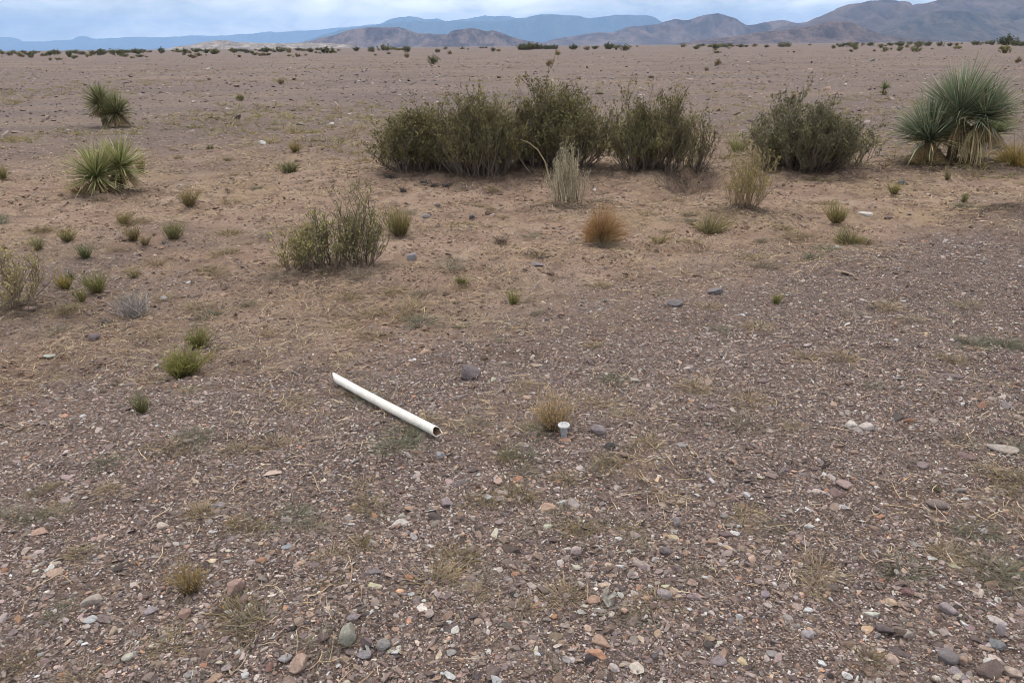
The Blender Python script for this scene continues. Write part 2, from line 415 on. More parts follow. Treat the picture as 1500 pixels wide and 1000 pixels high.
# ---- stones
def ico(sub):
    import bmesh
    bm = bmesh.new(); bmesh.ops.create_icosphere(bm, subdivisions=sub, radius=1)
    V = np.array([v.co[:] for v in bm.verts]); Fc = np.array([[v.index for v in f.verts] for f in bm.faces]); bm.free()
    return V, Fc
ICO = {1: ico(1), 2: ico(2), 3: ico(3), 4: ico(4)}
def stone_shape(rg, sub, cuts=7, lo=.5, hi=.9, rough=.06):
    V = ICO[sub][0].copy()
    V += rg.normal(0, rough, V.shape) if sub < 3 else 0
    for k in range(cuts):
        n = unit(rg.normal(0, 1, 3)); d = rg.uniform(lo, hi); e = np.maximum(V @ n - d, 0)
        V -= e[:, None] * n * .95
    if sub >= 3:
        nv = unit(V); q = fbm(nv[:, 0] * 3 + nv[:, 2] * 2 + 7, nv[:, 1] * 3 - nv[:, 2] * 1.5, 4, int(rg.integers(1e6))) - .5
        V *= (1 + q * rough * 2.5)[:, None]
    return V / np.abs(V[:, :2]).max()
PAL = np.array([(.215, .170, .160), (.28, .238, .222), (.185, .135, .115), (.25, .172, .132), (.32, .29, .275), (.41, .225, .145), (.48, .42, .36), (.075, .065, .066), (.28, .215, .17), (.62, .58, .53), (.13, .095, .095)])
PALW = np.array([.24, .16, .15, .13, .085, .024, .042, .05, .075, .007, .07]); PALW = PALW / PALW.sum()

SECT = R(52)
def gravel():
    VS, FS, CS = [], [], []; n0 = 0
    classes = [(.0055, 2.7, .34, 1), (.0088, 5.4, .46, 1), (.0135, 8, .36, 1), (.021, 11.5, .17, 2), (.032, 19, .06, 2), (.050, 32, .022, 2), (.0235, 3.1, .34, 2), (.037, 3.2, .15, 2), (.085, 60, .030, 1), (.14, 110, .016, 1), (.22, 200, .006, 1)]
    for s, rmax, cov, sub in classes:
        r1 = 1.15
        area = SECT * (rmax ** 2 - r1 ** 2); n = int(area * cov / (.6 * s * s))
        a = rng.uniform(-SECT, SECT, n); r = np.sqrt(rng.uniform(r1 ** 2, rmax ** 2, n))
        x = r * np.sin(a); y = r * np.cos(a)
        prob = np.clip((rmax - r) / (.35 * rmax), 0, 1) * (.19 + .81 * gravel_mask(x, y) ** 1.1)
        if s > .06: prob = prob * (.01 + .99 * sstep(12, 24, r))
        if s > .03: prob = prob * (.25 + .75 * sstep(.35, .6, fbm(x / .9, y / .9, 3, 77)))
        k = rng.uniform(0, 1, n) < prob
        x, y = x[k], y[k]; n = len(x)
        T = np.stack([stone_shape(rng, sub, int(rng.integers(8, 14)), .30, .72, .18 if sub == 1 else .02) for _ in range(48)])
        idx = rng.integers(0, 48, n)
        sz = s * .5 * np.clip(rng.lognormal(0, .33, n), .5, 2.3)
        asp = rng.uniform(.38, .95, n); th = rng.uniform(.18, .48, n)
        Vv = T[idx] * np.stack([np.ones(n), asp, th], 1)[:, None] * sz[:, None, None]
        ya = rng.uniform(0, 2 * math.pi, n); ti = np.abs(rng.normal(0, .30, n)); td = rng.uniform(0, 2 * math.pi, n)
        c, sn = np.cos(ya)[:, None], np.sin(ya)[:, None]
        X = Vv[..., 0] * c - Vv[..., 1] * sn; Y = Vv[..., 0] * sn + Vv[..., 1] * c; Z = Vv[..., 2]
        Z = Z + (X * np.cos(td)[:, None] + Y * np.sin(td)[:, None]) * np.tan(ti)[:, None]
        z = height(x, y) + sz * th * rng.uniform(-.25, .55, n)
        Vw = np.stack([X + x[:, None], Y + y[:, None], Z + z[:, None]], -1)
        Fc = ICO[sub][1]; nv = T.shape[1]
        FS.append((Fc[None] + (np.arange(n) * nv)[:, None, None] + n0).reshape(-1, 3)); n0 += n * nv
        VS.append(Vw.reshape(-1, 3))
        w = PALW.copy()
        if s > .06: w[[5, 6, 8, 9]] *= .3; w[[7, 10]] *= 3
        if s < .012: w[[6, 9]] *= 1.6
        if s > .018: w[9] = 0; w[6] *= .6
        w = w / w.sum()
        cc = PAL[rng.choice(len(PAL), n, p=w)] * np.clip(rng.lognormal(.05, .38, (n, 1)), .3, 2.3) * (1 + rng.normal(0, .022, (n, 3)))
        dust = rng.uniform(0, .22, (n, 1)); cc = cc * (1 - dust) + np.array([.21, .150, .115]) * dust
        CS.append(np.repeat(np.clip(cc, .02, .62 if s < .018 else .46), nv, 0))
        print('gravel', s, n)
    me = new_mesh('gravel', np.concatenate(VS), np.concatenate(FS), np.concatenate(CS))
    o = obj('gravel', me, MAT_STONE); tag(o, 'loose purple grey gravel and chips covering the desert floor', 'gravel', kind='stuff')
gravel()

STN = [0]
def stone(px, py, wpx, hpx, col, label, name='stone', group=None, rz=None, sink=.25, cuts=8, dep=.8, flat_=None, rough=.07, seed=None):
    """a single stone; px, py is the foot of the stone in the photo, w/h its size there"""
    STN[0] += 1
    rg = np.random.default_rng(seed if seed is not None else 500 + STN[0])
    p = gpt(px, py); k = pxm(p); w = wpx * k
    d = w * dep
    # picture height = vertical height seen obliquely plus depth
    sl = math.atan2(CAMZ - p[2], math.hypot(p[0], p[1]))
    hh = max((hpx * k - d * math.sin(sl) * .85) / math.cos(sl), .28 * hpx * k) if flat_ is None else flat_ * hpx * k
    V = stone_shape(rg, 3, cuts, .55 if cuts < 6 else .40, .92, rough) * np.array([.5 * w, .5 * d, 1])
    z = V[:, 2]; V[:, 2] = (z - z.min()) / (z.max() - z.min()) * hh * (1 + sink) - hh * sink
    cv = np.asarray(col, float) * (1 + .18 * (fbm(V[:, 0] / w * 6 + 3, V[:, 1] / w * 6 + V[:, 2] / w * 4, 3, STN[0])[:, None] - .5))
    me = new_mesh(name, V, ICO[3][1], cv, False)
    o = obj(name, me, MAT_STONE)
    u = unit(np.array([p[0], p[1]])); yb = p[:2] + u * d * .35
    o.location = (yb[0], yb[1], float(height(yb[0], yb[1])))
    o.rotation_euler.z = (rz if rz is not None else rg.uniform(-.25, .25)) - math.atan2(p[0], p[1])
    tag(o, label, 'stone', group); return o

GREY, PURP, PALE, DARK, RUST, TAN, BRN = (.24, .225, .22), (.20, .155, .155), (.46, .42, .38), (.075, .068, .07), (.32, .175, .115), (.36, .27, .20), (.19, .135, .115)
stone(688, 556, 34, 28, (.15, .125, .13), 'large dark rounded boulder lying beyond the white pipe', 'boulder', dep=.9, rough=.10)
stone(524, 549, 28, 10, (.12, .095, .085), 'flat dark brown lump beside the far end of the white pipe', dep=.8)
stone(894, 656, 16, 10, (.045, .047, .045), 'small smooth black stone near the grey plug', dep=.7, cuts=3)
stone(1246, 627, 17, 14, (.50, .46, .42), 'pale angular half of a split stone, the smaller of the pair')
stone(1268, 630, 22, 15, (.42, .37, .35), 'pale angular half of a split stone, the larger flatter one of the pair')
stone(1470, 664, 50, 16, (.33, .29, .26), 'broad flat pale slab at the edge of the gravel', dep=.5)
stone(1415, 672, 28, 14, (.19, .135, .13), 'reddish brown stone beside the broad pale slab')
stone(513, 945, 38, 34, (.26, .255, .21), 'big oblong greenish grey stone among the near gravel', dep=.6, rz=.9)
stone(537, 950, 18, 24, PURP, 'purplish upright oval stone beside the greenish oblong stone', rz=.4)
stone(562, 954, 22, 22, (.24, .23, .22), 'round grey pebble beside the purplish oval stone', cuts=3)
stone(534, 966, 24, 16, (.22, .205, .22), 'bluish grey wedge stone below the round grey pebble')
stone(843, 816, 18, 20, (.42, .34, .32), 'pinkish speckled pale stone standing on brown gravel')
stone(738, 796, 20, 16, (.40, .30, .23), 'rounded tan stone among purple gravel near the straw tufts')
stone(885, 861, 20, 11, (.45, .34, .27), 'tan and pink stone touching the grey driftwood twig')
stone(585, 771, 27, 10, (.40, .37, .35), 'long pale grey flat stone near the dark angular stone')
stone(656, 742, 22, 16, (.25, .20, .21), 'lilac grey angular stone above the long pale stone')
stone(547, 843, 27, 14, (.17, .145, .15), 'dark slate stone with flat top near straw tuft')
stone(611, 884, 16, 10, (.20, .16, .16), 'small dark purple stone beside the long white stone')
stone(618, 895, 26, 9, (.56, .53, .49), 'long bright white stone in the near gravel')
stone(520, 910, 22, 14, (.22, .19, .20), 'grey purple wedge stone above the greenish oblong stone')
stone(398, 698, 32, 12, (.46, .36, .30), 'long pale pink stone lying flat behind straw tufts')
stone(239, 773, 22, 13, (.44, .37, .32), 'pale rounded stone lying near a slate chip')
stone(312, 825, 14, 9, (.55, .46, .33), 'small cream stone beside the brown twiggy tuft')
stone(345, 870, 32, 26, (.29, .20, .17), 'large brown pink stone beside the brown twiggy tuft', rz=.5)
stone(358, 884, 22, 14, (.18, .12, .115), 'dark red brown stone beside the large brown pink stone')
stone(222, 898, 24, 14, (.27, .235, .25), 'lilac flat stone below the brown twiggy tuft')
stone(272, 905, 20, 18, (.34, .23, .19), 'pink brown triangular stone below the brown twiggy tuft')
stone(136, 885, 34, 18, (.32, .27, .235), 'broad tan slab with pale grain in the near gravel', dep=.6, rz=.25)
stone(135, 912, 22, 13, (.36, .36, .37), 'pale blue grey angular stone below the tan slab')
stone(70, 871, 11, 9, (.68, .65, .6), 'small bright white pebble lying alone in dark gravel', cuts=3)
stone(188, 967, 18, 13, (.40, .385, .33), 'round cream grey pebble with pale top', cuts=3)
stone(438, 985, 34, 28, (.36, .26, .21), 'large tan pink slab leaning in the near gravel', rz=.7)
stone(418, 970, 22, 14, (.28, .27, .28), 'bluish grey slab beside the large tan pink slab')
stone(396, 985, 16, 17, (.27, .16, .13), 'rust brown block in the near gravel')
stone(320, 745, 20, 12, (.24, .22, .245), 'blue grey slab standing on edge among small chips')
stone(421, 804, 18, 8, (.23, .235, .26), 'dark blue grey sliver stone in purple gravel')
stone(1240, 716, 32, 16, (.29, .215, .20), 'long pinkish brown stone in the row of stacked stones', rz=-.35)
stone(1225, 728, 22, 16, (.23, .16, .15), 'brown red block under the long pinkish brown stone')
stone(1237, 746, 18, 10, (.36, .34, .34), 'light grey wedge stone under the brown red block')
stone(1372, 745, 34, 17, (.21, .165, .155), 'long rounded purple brown stone lying obliquely', dep=.55, rz=.35, cuts=4)
stone(1352, 686, 26, 12, (.20, .155, .155), 'dark slanting slab with smaller slab beneath')
stone(1385, 971, 34, 26, (.165, .145, .148), 'large dark grey oval cobble in the near gravel', cuts=3)
stone(1402, 989, 40, 14, (.24, .205, .215), 'long lilac slab beneath the dark oval cobble', dep=.45, rz=-.45)
stone(1408, 975, 18, 18, (.30, .21, .165), 'brown stone wedged against the dark oval cobble')
stone(1312, 957, 42, 14, (.115, .088, .088), 'dark maroon slab half sunk in the near gravel', dep=.5)
stone(1306, 972, 20, 17, (.40, .30, .255), 'tan pink oval cobble below the dark maroon slab', cuts=3)
stone(1296, 930, 30, 22, (.125, .10, .10), 'dark angular stone above the dark maroon slab')
stone(1388, 900, 28, 20, (.24, .20, .205), 'purple grey angular stone with sharp corner')
stone(1326, 936, 18, 18, (.34, .31, .275), 'pale olive angular stone beside the dark angular stone')
stone(1458, 950, 26, 18, (.16, .165, .17), 'speckled dark blue grey cobble near the gravel edge')
stone(1465, 930, 16, 22, (.30, .26, .26), 'oval grey pink stone on end beside the speckled cobble')
stone(1480, 990, 34, 16, (.34, .27, .23), 'flat tan slab at the corner of the near gravel', dep=.5)
stone(1461, 914, 28, 14, (.38, .34, .33), 'curved pale stone above the oval grey pink stone')
stone(1304, 887, 18, 13, (.44, .33, .235), 'yellow tan rounded stone among grey chips')
stone(1328, 873, 20, 14, (.17, .10, .10), 'dark maroon pointed stone among grey chips')
stone(1100, 825, 12, 15, (.52, .37, .28), 'small peach stone standing upright in chips')
stone(1081, 908, 13, 12, (.46, .47, .47), 'small white grey block among dark chips')
stone(1240, 994, 17, 13, (.52, .51, .50), 'white block at the lower edge of the near gravel')
stone(1205, 975, 14, 9, (.50, .52, .54), 'bluish white pebble near the white block')
stone(1184, 934, 22, 14, (.29, .26, .27), 'smooth light grey pebble with a darker ring', cuts=4)
stone(1052, 973, 26, 15, (.215, .18, .19), 'dark lilac cobble among mixed pebbles')
stone(1018, 880, 26, 13, (.22, .17, .175), 'purple slab beside pale pebbles')
stone(1120, 875, 20, 13, (.24, .20, .215), 'slate purple wedge among small chips')
stone(970, 878, 28, 20, (.25, .215, .22), 'large light purple stone beyond the driftwood twig')
stone(975, 813, 20, 16, (.15, .125, .125), 'dark knobbly stone standing above fine gravel')
stone(991, 770, 16, 16, (.26, .235, .24), 'grey triangular stone in fine gravel')
stone(876, 638, 24, 20, (.23, .195, .205), 'lilac grey angular stone between plug and black stone')
stone(828, 647, 18, 7, (.50, .30, .205), 'bright orange flat stone just below the grey plug')
stone(820, 655, 14, 6, (.42, .25, .18), 'smaller dull orange chip below the bright orange stone')
stone(644, 672, 18, 13, (.27, .255, .27), 'bluish grey angular stone below the open end of the pipe')
stone(1048, 432, 24, 14, (.175, .16, .165), 'grey blocky stone on the sandy flat, the taller of two')
stone(990, 449, 26, 12, (.16, .145, .15), 'grey low stone on the sandy flat, the flatter of two')
stone(788, 390, 20, 9, (.19, .17, .175), 'grey stone below the low gravel mound')
stone(605, 382, 18, 13, (.25, .24, .255), 'pale bluish stone at the foot of the wispy shrub')
stone(623, 320, 16, 8, (.26, .25, .265), 'pale grey flat stone on sand beyond the wispy shrub')
stone(692, 322, 11, 8, (.16, .15, .165), 'small blue grey stone on sand in front of the bush cluster')
stone(640, 303, 11, 6, (.13, .115, .115), 'small dark stone on sand in front of the bush cluster')
stone(1268, 316, 25, 7, (.50, .47, .44), 'bright white elongated stone on the straw covered flat', dep=.35, rz=-.25)
stone(1302, 321, 14, 6, (.13, .10, .095), 'small dark brown stone beside the bright white stone')
stone(1227, 365, 12, 7, (.34, .33, .32), 'small pale round stone in front of the low green clump', cuts=3)
stone(1320, 270, 10, 7, (.14, .14, .15), 'small dark grey stone beside the yellow green sprig')
stone(72, 525, 20, 8, (.36, .38, .34), 'pale greenish flat stone on bare reddish soil')
stone(140, 500, 22, 14, (.16, .125, .135), 'dark purple lumpy stone below the dead grey brush')
stone(46, 456, 20, 10, (.28, .20, .185), 'pinkish wedge stone in the shade of the yellowish shrub')
stone(240, 440, 11, 7, (.40, .40, .42), 'small pale stone by the dead grey brush')
stone(1392, 552, 46, 8, (.155, .12, .118), 'long low dark slab sunk in the purple gravel', dep=.4)
stone(1210, 720, 12, 6, RUST, 'small rust red chip by the row of stacked stones')
stone(695, 498 + 52, 10, 5, PALE, 'small pale chip beside the dark boulder')
STN2 = [(475, 620, 0), (700, 600, 1), (1120, 560, 0), (930, 560, 2), (1040, 600, 0), (1330, 620, 3), (1180, 520, 0), (760, 705, 3), (1000, 655, 1), (1150, 690, 0), (610, 700, 1), (460, 830, 0), (690, 850, 0), (790, 890, 3), (900, 930, 0), (660, 960, 1), (740, 980, 0), (830, 970, 1),
        (950, 970, 0), (1130, 960, 1), (600, 850, 3), (330, 940, 0), (60, 960, 1), (110, 980, 0), (20, 930, 0), (280, 990, 1), (1420, 840, 0), (1340, 800, 1), (1180, 800, 0), (1060, 760, 1), (880, 740, 0), (1290, 760, 3), (1440, 780, 1), (1480, 860, 0)]
for (px, py, k) in STN2:
    col, lab = [(PURP, 'small flat purple grey stone half sunk in the gravel'), (GREY, 'small grey angular stone half sunk in the gravel'), (PALE, 'small pale stone half sunk in the gravel'), (RUST, 'small rust coloured stone half sunk in the gravel')][k]
    stone(px, py, rng.uniform(12, 20), rng.uniform(7, 11), np.array(col) * rng.uniform(.85, 1.15), lab, group='small %s stones in the gravel' % ['purple', 'grey', 'pale', 'rusty'][k], rz=rng.uniform(-1, 1))

def clods():
    VS, FS, CS = [], [], []; n0 = 0
    for s, rmin, rmax, cov in [(.010, 1.6, 5.5, .10), (.016, 2, 9, .13), (.026, 3, 15, .11), (.042, 4, 22, .06)]:
        n = int(SECT * (rmax ** 2 - rmin ** 2) * cov / (.6 * s * s))
        a = rng.uniform(-SECT, SECT, n); r = np.sqrt(rng.uniform(rmin ** 2, rmax ** 2, n)); x = r * np.sin(a); y = r * np.cos(a)
        pr = np.clip((rmax - r) / (.35 * rmax), 0, 1) * (1 - gravel_mask(x, y)) * sstep(.35, .6, fbm(x / .4, y / .4, 3, 55))
        k = rng.uniform(0, 1, n) < pr; x, y = x[k], y[k]; n = len(x)
        T = np.stack([stone_shape(rng, 1, 3, .6, .9, .2) for _ in range(24)]); idx = rng.integers(0, 24, n)
        sz = s * .5 * np.clip(rng.lognormal(0, .4, n), .4, 2.4)
        V = T[idx] * np.stack([np.ones(n), rng.uniform(.5, 1, n), rng.uniform(.3, .7, n)], 1)[:, None] * sz[:, None, None]
        ya = rng.uniform(0, 6.28, n); c, sn = np.cos(ya)[:, None], np.sin(ya)[:, None]
        W = np.stack([V[..., 0] * c - V[..., 1] * sn + x[:, None], V[..., 0] * sn + V[..., 1] * c + y[:, None], V[..., 2] + height(x, y)[:, None]], -1)
        FS.append((ICO[1][1][None] + (np.arange(n) * 12)[:, None, None] + n0).reshape(-1, 3)); n0 += n * 12; VS.append(W.reshape(-1, 3))
        pal = np.array([SAND0, SAND1, (.16, .105, .075), (.11, .075, .055), (.20, .16, .14)])
        cc = pal[rng.choice(5, n, p=[.3, .3, .2, .12, .08])] * rng.uniform(.75, 1.2, (n, 1)); CS.append(np.repeat(cc, 12, 0)); print('clods', s, n)
    o = obj('soil_rubble', new_mesh('soil_rubble', np.concatenate(VS), np.concatenate(FS), np.concatenate(CS)), MAT_STONE)
    tag(o, 'reddish brown crumbs of dry soil covering the sandy flat', 'soil', kind='stuff')
clods()
# ---- straw and dead litter lying about
def litter():
    mb = MB(); n = 290000
    a = rng.uniform(-SECT, SECT, n); r = 1.4 * (24 / 1.4) ** rng.uniform(0, 1, n) ** .62
    x = r * np.sin(a); y = r * np.cos(a)
    cl = sstep(.43, .63, fbm(x / .55, y / .45, 3, 91)); gmk = gravel_mask(x, y)
    pr = (.10 + .90 * cl) * (.16 * gmk + .90 * (1 - gmk)) * (.35 + .65 * sstep(2, 5, np.hypot(x, y))); k = rng.uniform(0, 1, n) < pr
    x, y = x[k], y[k]; n0 = len(x)
    for bx, by, br, bh in BUMPS:                                  # fallen leaves and twigs gather under each shrub
        if bh > .04 and br > .3:
            m = int(5200 * br ** 2 / .64); rr = br * 1.05 * np.abs(rng.normal(0, .62, m)); aa = rng.uniform(0, 6.28, m)
            x = np.append(x, bx + rr * np.cos(aa) * 1.2); y = np.append(y, by + rr * np.sin(aa))
    n = len(x); r = np.hypot(x, y)
    L = rng.uniform(.025, .11, n); ph = rng.uniform(0, 2 * math.pi, n); K = 4
    t = np.linspace(-.5, .5, K)
    cur = rng.normal(0, .5, n)
    ang = ph[:, None] + cur[:, None] * t[None]
    X = x[:, None] + np.cos(ang) * t[None] * L[:, None]; Y = y[:, None] + np.sin(ang) * t[None] * L[:, None]
    Z = height(X, Y) + .006 + rng.uniform(0, .02, n)[:, None] * (1 + rng.normal(0, .4, (n, K))) 
    P = np.stack([X, Y, Z], -1)
    W = (rng.uniform(.0014, .0032, n) * np.maximum(1, r / 5.5))[:, None] * np.array([.6, 1, 1, .4])[None]
    side = unit(np.stack([-np.sin(ph), np.cos(ph), rng.normal(0, .6, n)], 1))
    pal = np.array([(.50, .39, .24), (.38, .27, .16), (.30, .26, .20), (.10, .072, .054), (.58, .48, .32)])
    c = pal[rng.choice(5, n, p=[.28, .16, .12, .30, .14])] * rng.uniform(.7, 1.25, (n, 1))
    c[n0:] = np.array([(.085, .064, .05), (.15, .11, .08), (.26, .20, .14)])[rng.choice(3, n - n0, p=[.5, .33, .17])]
    ribbons(mb, P, W, side, c, c)
    o = obj('dry_grass_litter', mb.mesh('dry_grass_litter'), MAT_STRAW)
    tag(o, 'bleached straw and broken grass strewn over the sandy flat', 'straw', kind='stuff')
litter()

# ------------------------------------------------------------------ shrubs
def place(px, py): p = gpt(px, py); return p, pxm(p), -math.atan2(p[0], p[1])
def shrub(px, py, wpx, hpx, label, seed, name='desert_shrub', dep=.85, **kw):
    p, k, rz = place(px, py); rg = np.random.default_rng(seed)
    fo, st = bush(rg, wpx * k, hpx * k, wpx * k * dep, **kw)
    e = empty(name, p, rz); tag(e, label, 'shrub')
    obj('foliage', fo.mesh('foliage'), MAT_LEAF, e); obj('stem', st.mesh('stem'), MAT_STEM, e)
    return e
DG = dict(cl=(.130, .119, .052), cl2=(.30, .27, .115), cs=(.13, .105, .085), n1=150, k2=7, k3=4, m=7, leafL=.030, leafW=.013, bare=.03, rad=.0075, upright=.55, jag=.55, basew=.60, lumps=5)
shrub(613, 246, 112, 88, 'dark olive bush at the low end of the bush cluster', 1, dep=.8, **DG)
shrub(700, 252, 120, 118, 'dark bush in the middle of the cluster with bare grey branches low down', 2, dep=.8, **{**DG, 'bare': .22})
shrub(812, 243, 148, 120, 'tallest and widest dark olive bush of the cluster, behind the grey wispy shrub', 3, dep=.7, **{**DG, 'n1': 210})
shrub(950, 247, 122, 114, 'dark olive bush on the mound beside the eroded hollow', 4, dep=.8, **{**DG, 'n1': 150})
shrub(1016, 264, 62, 92, 'sparse twiggy bush leaning out over the eroded hollow', 5, dep=.9, **{**DG, 'n1': 16, 'k2': 5, 'm': 4, 'lean': (.25, 0)})
shrub(1180, 244, 155, 106, 'dark grey olive bush standing alone between hollow and big yucca', 6, dep=.7, **{**DG, 'n1': 180, 'cl': (.135, .128, .068), 'cl2': (.24, .225, .11)})
shrub(1245, 240, 70, 58, 'low sparse twiggy bush at the foot of the lone dark bush', 7, dep=.8, **{**DG, 'n1': 14, 'k2': 5, 'm': 3, 'lean': (.35, 0), 'bare': .5})
shrub(488, 392, 130, 88, 'wispy open shrub with dark stems on the sandy flat', 8, dep=.7, cl=(.225, .215, .090), cl2=(.35, .32, .14), cs=(.13, .105, .085), n1=34, k2=5, k3=4, m=3, leafL=.020, leafW=.009, bare=.12, rad=.0042, jag=.5, upright=.55, basew=.3)
shrub(532, 387, 84, 126, 'tall wispy upright shrub rising behind the open shrub', 9, dep=.8, cl=(.225, .215, .090), cl2=(.35, .32, .14), cs=(.13, .105, .085), n1=26, k2=7, k3=4, m=3, leafL=.020, leafW=.009, bare=.12, rad=.004, jag=.5, upright=1.0, basew=.3)
shrub(434, 393, 62, 66, 'small wispy yellow green shrub next to the open shrub', 10, dep=.8, cl=(.31, .29, .11), cl2=(.43, .37, .16), cs=(.20, .155, .11), n1=20, k2=5, k3=4, m=2, leafL=.024, leafW=.010, bare=.1, rad=.0035, jag=.4, upright=.9)
shrub(830, 296, 60, 90, 'grey wispy shrub of upright stems in front of the bush cluster', 11, dep=.9, cl=(.36, .35, .22), cl2=(.46, .40, .27), cs=(.36, .31, .22), n1=60, k2=4, k3=3, m=2, leafL=.022, leafW=.008, bare=.45, rad=.006, jag=.3, upright=1.5, basew=.6)
shrub(1095, 302, 72, 92, 'thin olive shrub with tan twigs in front of the lone dark bush', 12, dep=.9, cl=(.28, .25, .10), cl2=(.38, .31, .14), cs=(.27, .20, .12), n1=44, k2=5, k3=4, m=2, leafL=.024, leafW=.009, bare=.2, rad=.004, jag=.4, upright=1.0, basew=.35)
shrub(2, 446, 150, 112, 'yellowish sparse shrub cut by the picture edge over shady soil', 13, dep=.9, cl=(.34, .30, .13), cl2=(.45, .36, .17), cs=(.22, .17, .12), n1=26, k2=5, k3=4, m=2, leafL=.022, leafW=.010, bare=.1, rad=.005, jag=.4, upright=.7, lean=(-.15, 0))

def tuft(px, py, wpx, hpx, label, c0, c1, seed, n=220, width=.005, name='shrublet', cat='shrub', group=None, droop=.15, leafy=0, cleaf=None, spread=None, hvar=.58, dep=1.0):
    p, k, rz = place(px, py); rg = np.random.default_rng(seed)
    w, h = wpx * k, hpx * k
    sp = spread if spread is not None else min(1.35, math.atan2(w * .5, h * .75))
    mb = MB(); wd = max(width, .55 * k * 1.465)
    mixs = rg.uniform(0, .75, (n, 1)) ** 1.5; c1n = np.asarray(c1) * (1 - mixs) + np.array([.40, .32, .18]) * mixs
    P = blades(mb, n, w * .16, h * 1.08, sp, c0, c1n, wd, rg, droop=droop, hvar=hvar, el=dep)
    lop = rg.uniform(0, 6.28); q0 = mb.v[0]; az = np.arctan2(q0[:, 1], q0[:, 0])
    sc_ = 1 + .22 * np.cos(az - lop) + .16 * np.cos(3 * az + lop * 2) + .10 * np.cos(7 * az + lop)
    mb.v[0] = q0 * np.stack([sc_, sc_, .5 + .5 * sc_], 1); P = mb.v[0].reshape(n, -1, 2, 3).mean(2)
    if leafy:
        i = rg.integers(0, n, n * leafy); pp, d = on_line(P[i], rg.uniform(.3, 1, len(i)))
        cc = np.asarray(cleaf if cleaf is not None else c1) * rg.uniform(.7, 1.3, (len(i), 1))
        leaves(mb, pp, unit(d + rg.normal(0, .45, d.shape)), np.maximum(.016, k * 1.6) * rg.uniform(.7, 1.3, len(i)), np.maximum(.004, .7 * k), cc, rg)
    A = np.concatenate(mb.v); cx = np.percentile(A[:, 0], [1, 99]); cz = np.percentile(A[:, 2], 98.5)
    for q_ in mb.v: q_[:, 0] = (q_[:, 0] - cx.mean()) * w / (cx[1] - cx[0]); q_[:, 1] *= w / (cx[1] - cx[0]); q_[:, 2] *= h / cz
    # dead litter at the foot
    blades(mb, max(12, n // 8), w * .3, h * .35, 1.45, (.20, .16, .12), (.34, .27, .18), wd * .8, rg, droop=.4)
    o = obj(name, mb.mesh(name), MAT_LEAF, None, p); o.rotation_euler.z = rz
    tag(o, label, cat, group); return o
YG0, YG1 = (.13, .11, .06), (.27, .255, .09)
BR0, BR1 = (.10, .07, .045), (.33, .21, .085)
tuft(583, 345, 42, 42, 'compact yellow green clump beside the tall wispy shrub', YG0, (.26, .23, .085), 21, n=500, leafy=3)
tuft(885, 352, 62, 46, 'round orange brown ball shrub with green flank', (.11, .09, .04), (.42, .23, .10), 22, n=1300, leafy=3, droop=.2, spread=1.45, hvar=.3)
tuft(884, 363, 44, 20, 'grey woody stump of dead twigs under the orange ball shrub', (.13, .11, .095), (.22, .18, .15), 23, n=120, name='twig_stump', spread=1.4)
tuft(814, 628, 64, 56, 'orange brown twiggy tuft right behind the grey plug', (.13, .10, .07), (.47, .34, .19), 24, n=300, leafy=3, width=.0028, name='twiggy_tuft')
tuft(277, 868, 58, 52, 'olive brown twiggy tuft alone in the near gravel', (.13, .10, .075), (.38, .28, .13), 25, n=170, leafy=3, width=.0026, name='twiggy_tuft')
tuft(281, 303, 32, 26, 'yellow brown clump between the star yucca and wispy shrub', YG0, (.27, .22, .085), 26, leafy=2)
tuft(256, 350, 32, 29, 'bright green clump on the gravelly patch', YG0, (.18, .20, .07), 27, leafy=2)
tuft(195, 353, 24, 23, 'round tan green clump beside a smaller dry clump', YG0, (.26, .21, .10), 28, leafy=2)
tuft(215, 362, 20, 16, 'small dry tan clump touching the round tan green clump', (.13, .10, .07), (.30, .23, .12), 29, n=120, leafy=1)
tuft(184, 328, 22, 18, 'small yellowish clump beyond the round tan green clump', YG0, (.28, .23, .08), 30, n=140, leafy=2)
tuft(101, 353, 28, 22, 'yellow clump at the edge of the gravelly patch', YG0, (.28, .25, .09), 31, n=140, leafy=2)
tuft(55, 367, 22, 22, 'faint grey green clump beside the yellowish sparse shrub', YG0, (.22, .23, .10), 32, n=100, leafy=2)
tuft(125, 378, 28, 24, 'spiky dark green clump on the gravelly patch', (.07, .09, .04), (.15, .19, .08), 33, n=130, width=.007)
tuft(142, 430, 36, 31, 'dense green clump behind a thinner green sprig', YG0, (.20, .21, .06), 34, n=320, leafy=2)
tuft(120, 443, 20, 26, 'thin green sprig in front of the dense green clump', YG0, (.20, .21, .06), 35, n=90, leafy=2)
tuft(96, 424, 26, 24, 'orange yellow clump with a blue green sprig behind', (.12, .10, .04), (.32, .26, .06), 36, n=190, leafy=2)
tuft(104, 410, 14, 18, 'small blue green sprig behind the orange yellow clump', (.06, .08, .06), (.12, .17, .13), 37, n=50, width=.007)
tuft(195, 407, 24, 16, 'sparse green sprig on reddish soil above the dead brush', YG0, (.22, .20, .08), 38, n=60, leafy=2)
tuft(295, 508, 40, 28, 'green fan shaped clump just above the larger lime clump', YG0, (.20, .21, .06), 39, n=220, leafy=3)
tuft(276, 548, 62, 38, 'largest lime green clump on bare soil at the gravel edge', (.12, .10, .05), (.25, .25, .07), 40, n=480, leafy=3)
tuft(206, 605, 28, 32, 'thin upright dull green sprig on bare soil', (.08, .08, .04), (.18, .18, .075), 41, n=80, leafy=3)
tuft(424, 253, 30, 17, 'low wide green clump on the far sandy flat', (.08, .08, .04), (.17, .18, .075), 42, n=240, leafy=2)
tuft(432, 223, 20, 16, 'small yellow clump beyond the low wide green clump', YG0, (.30, .24, .09), 43, n=140, leafy=2)
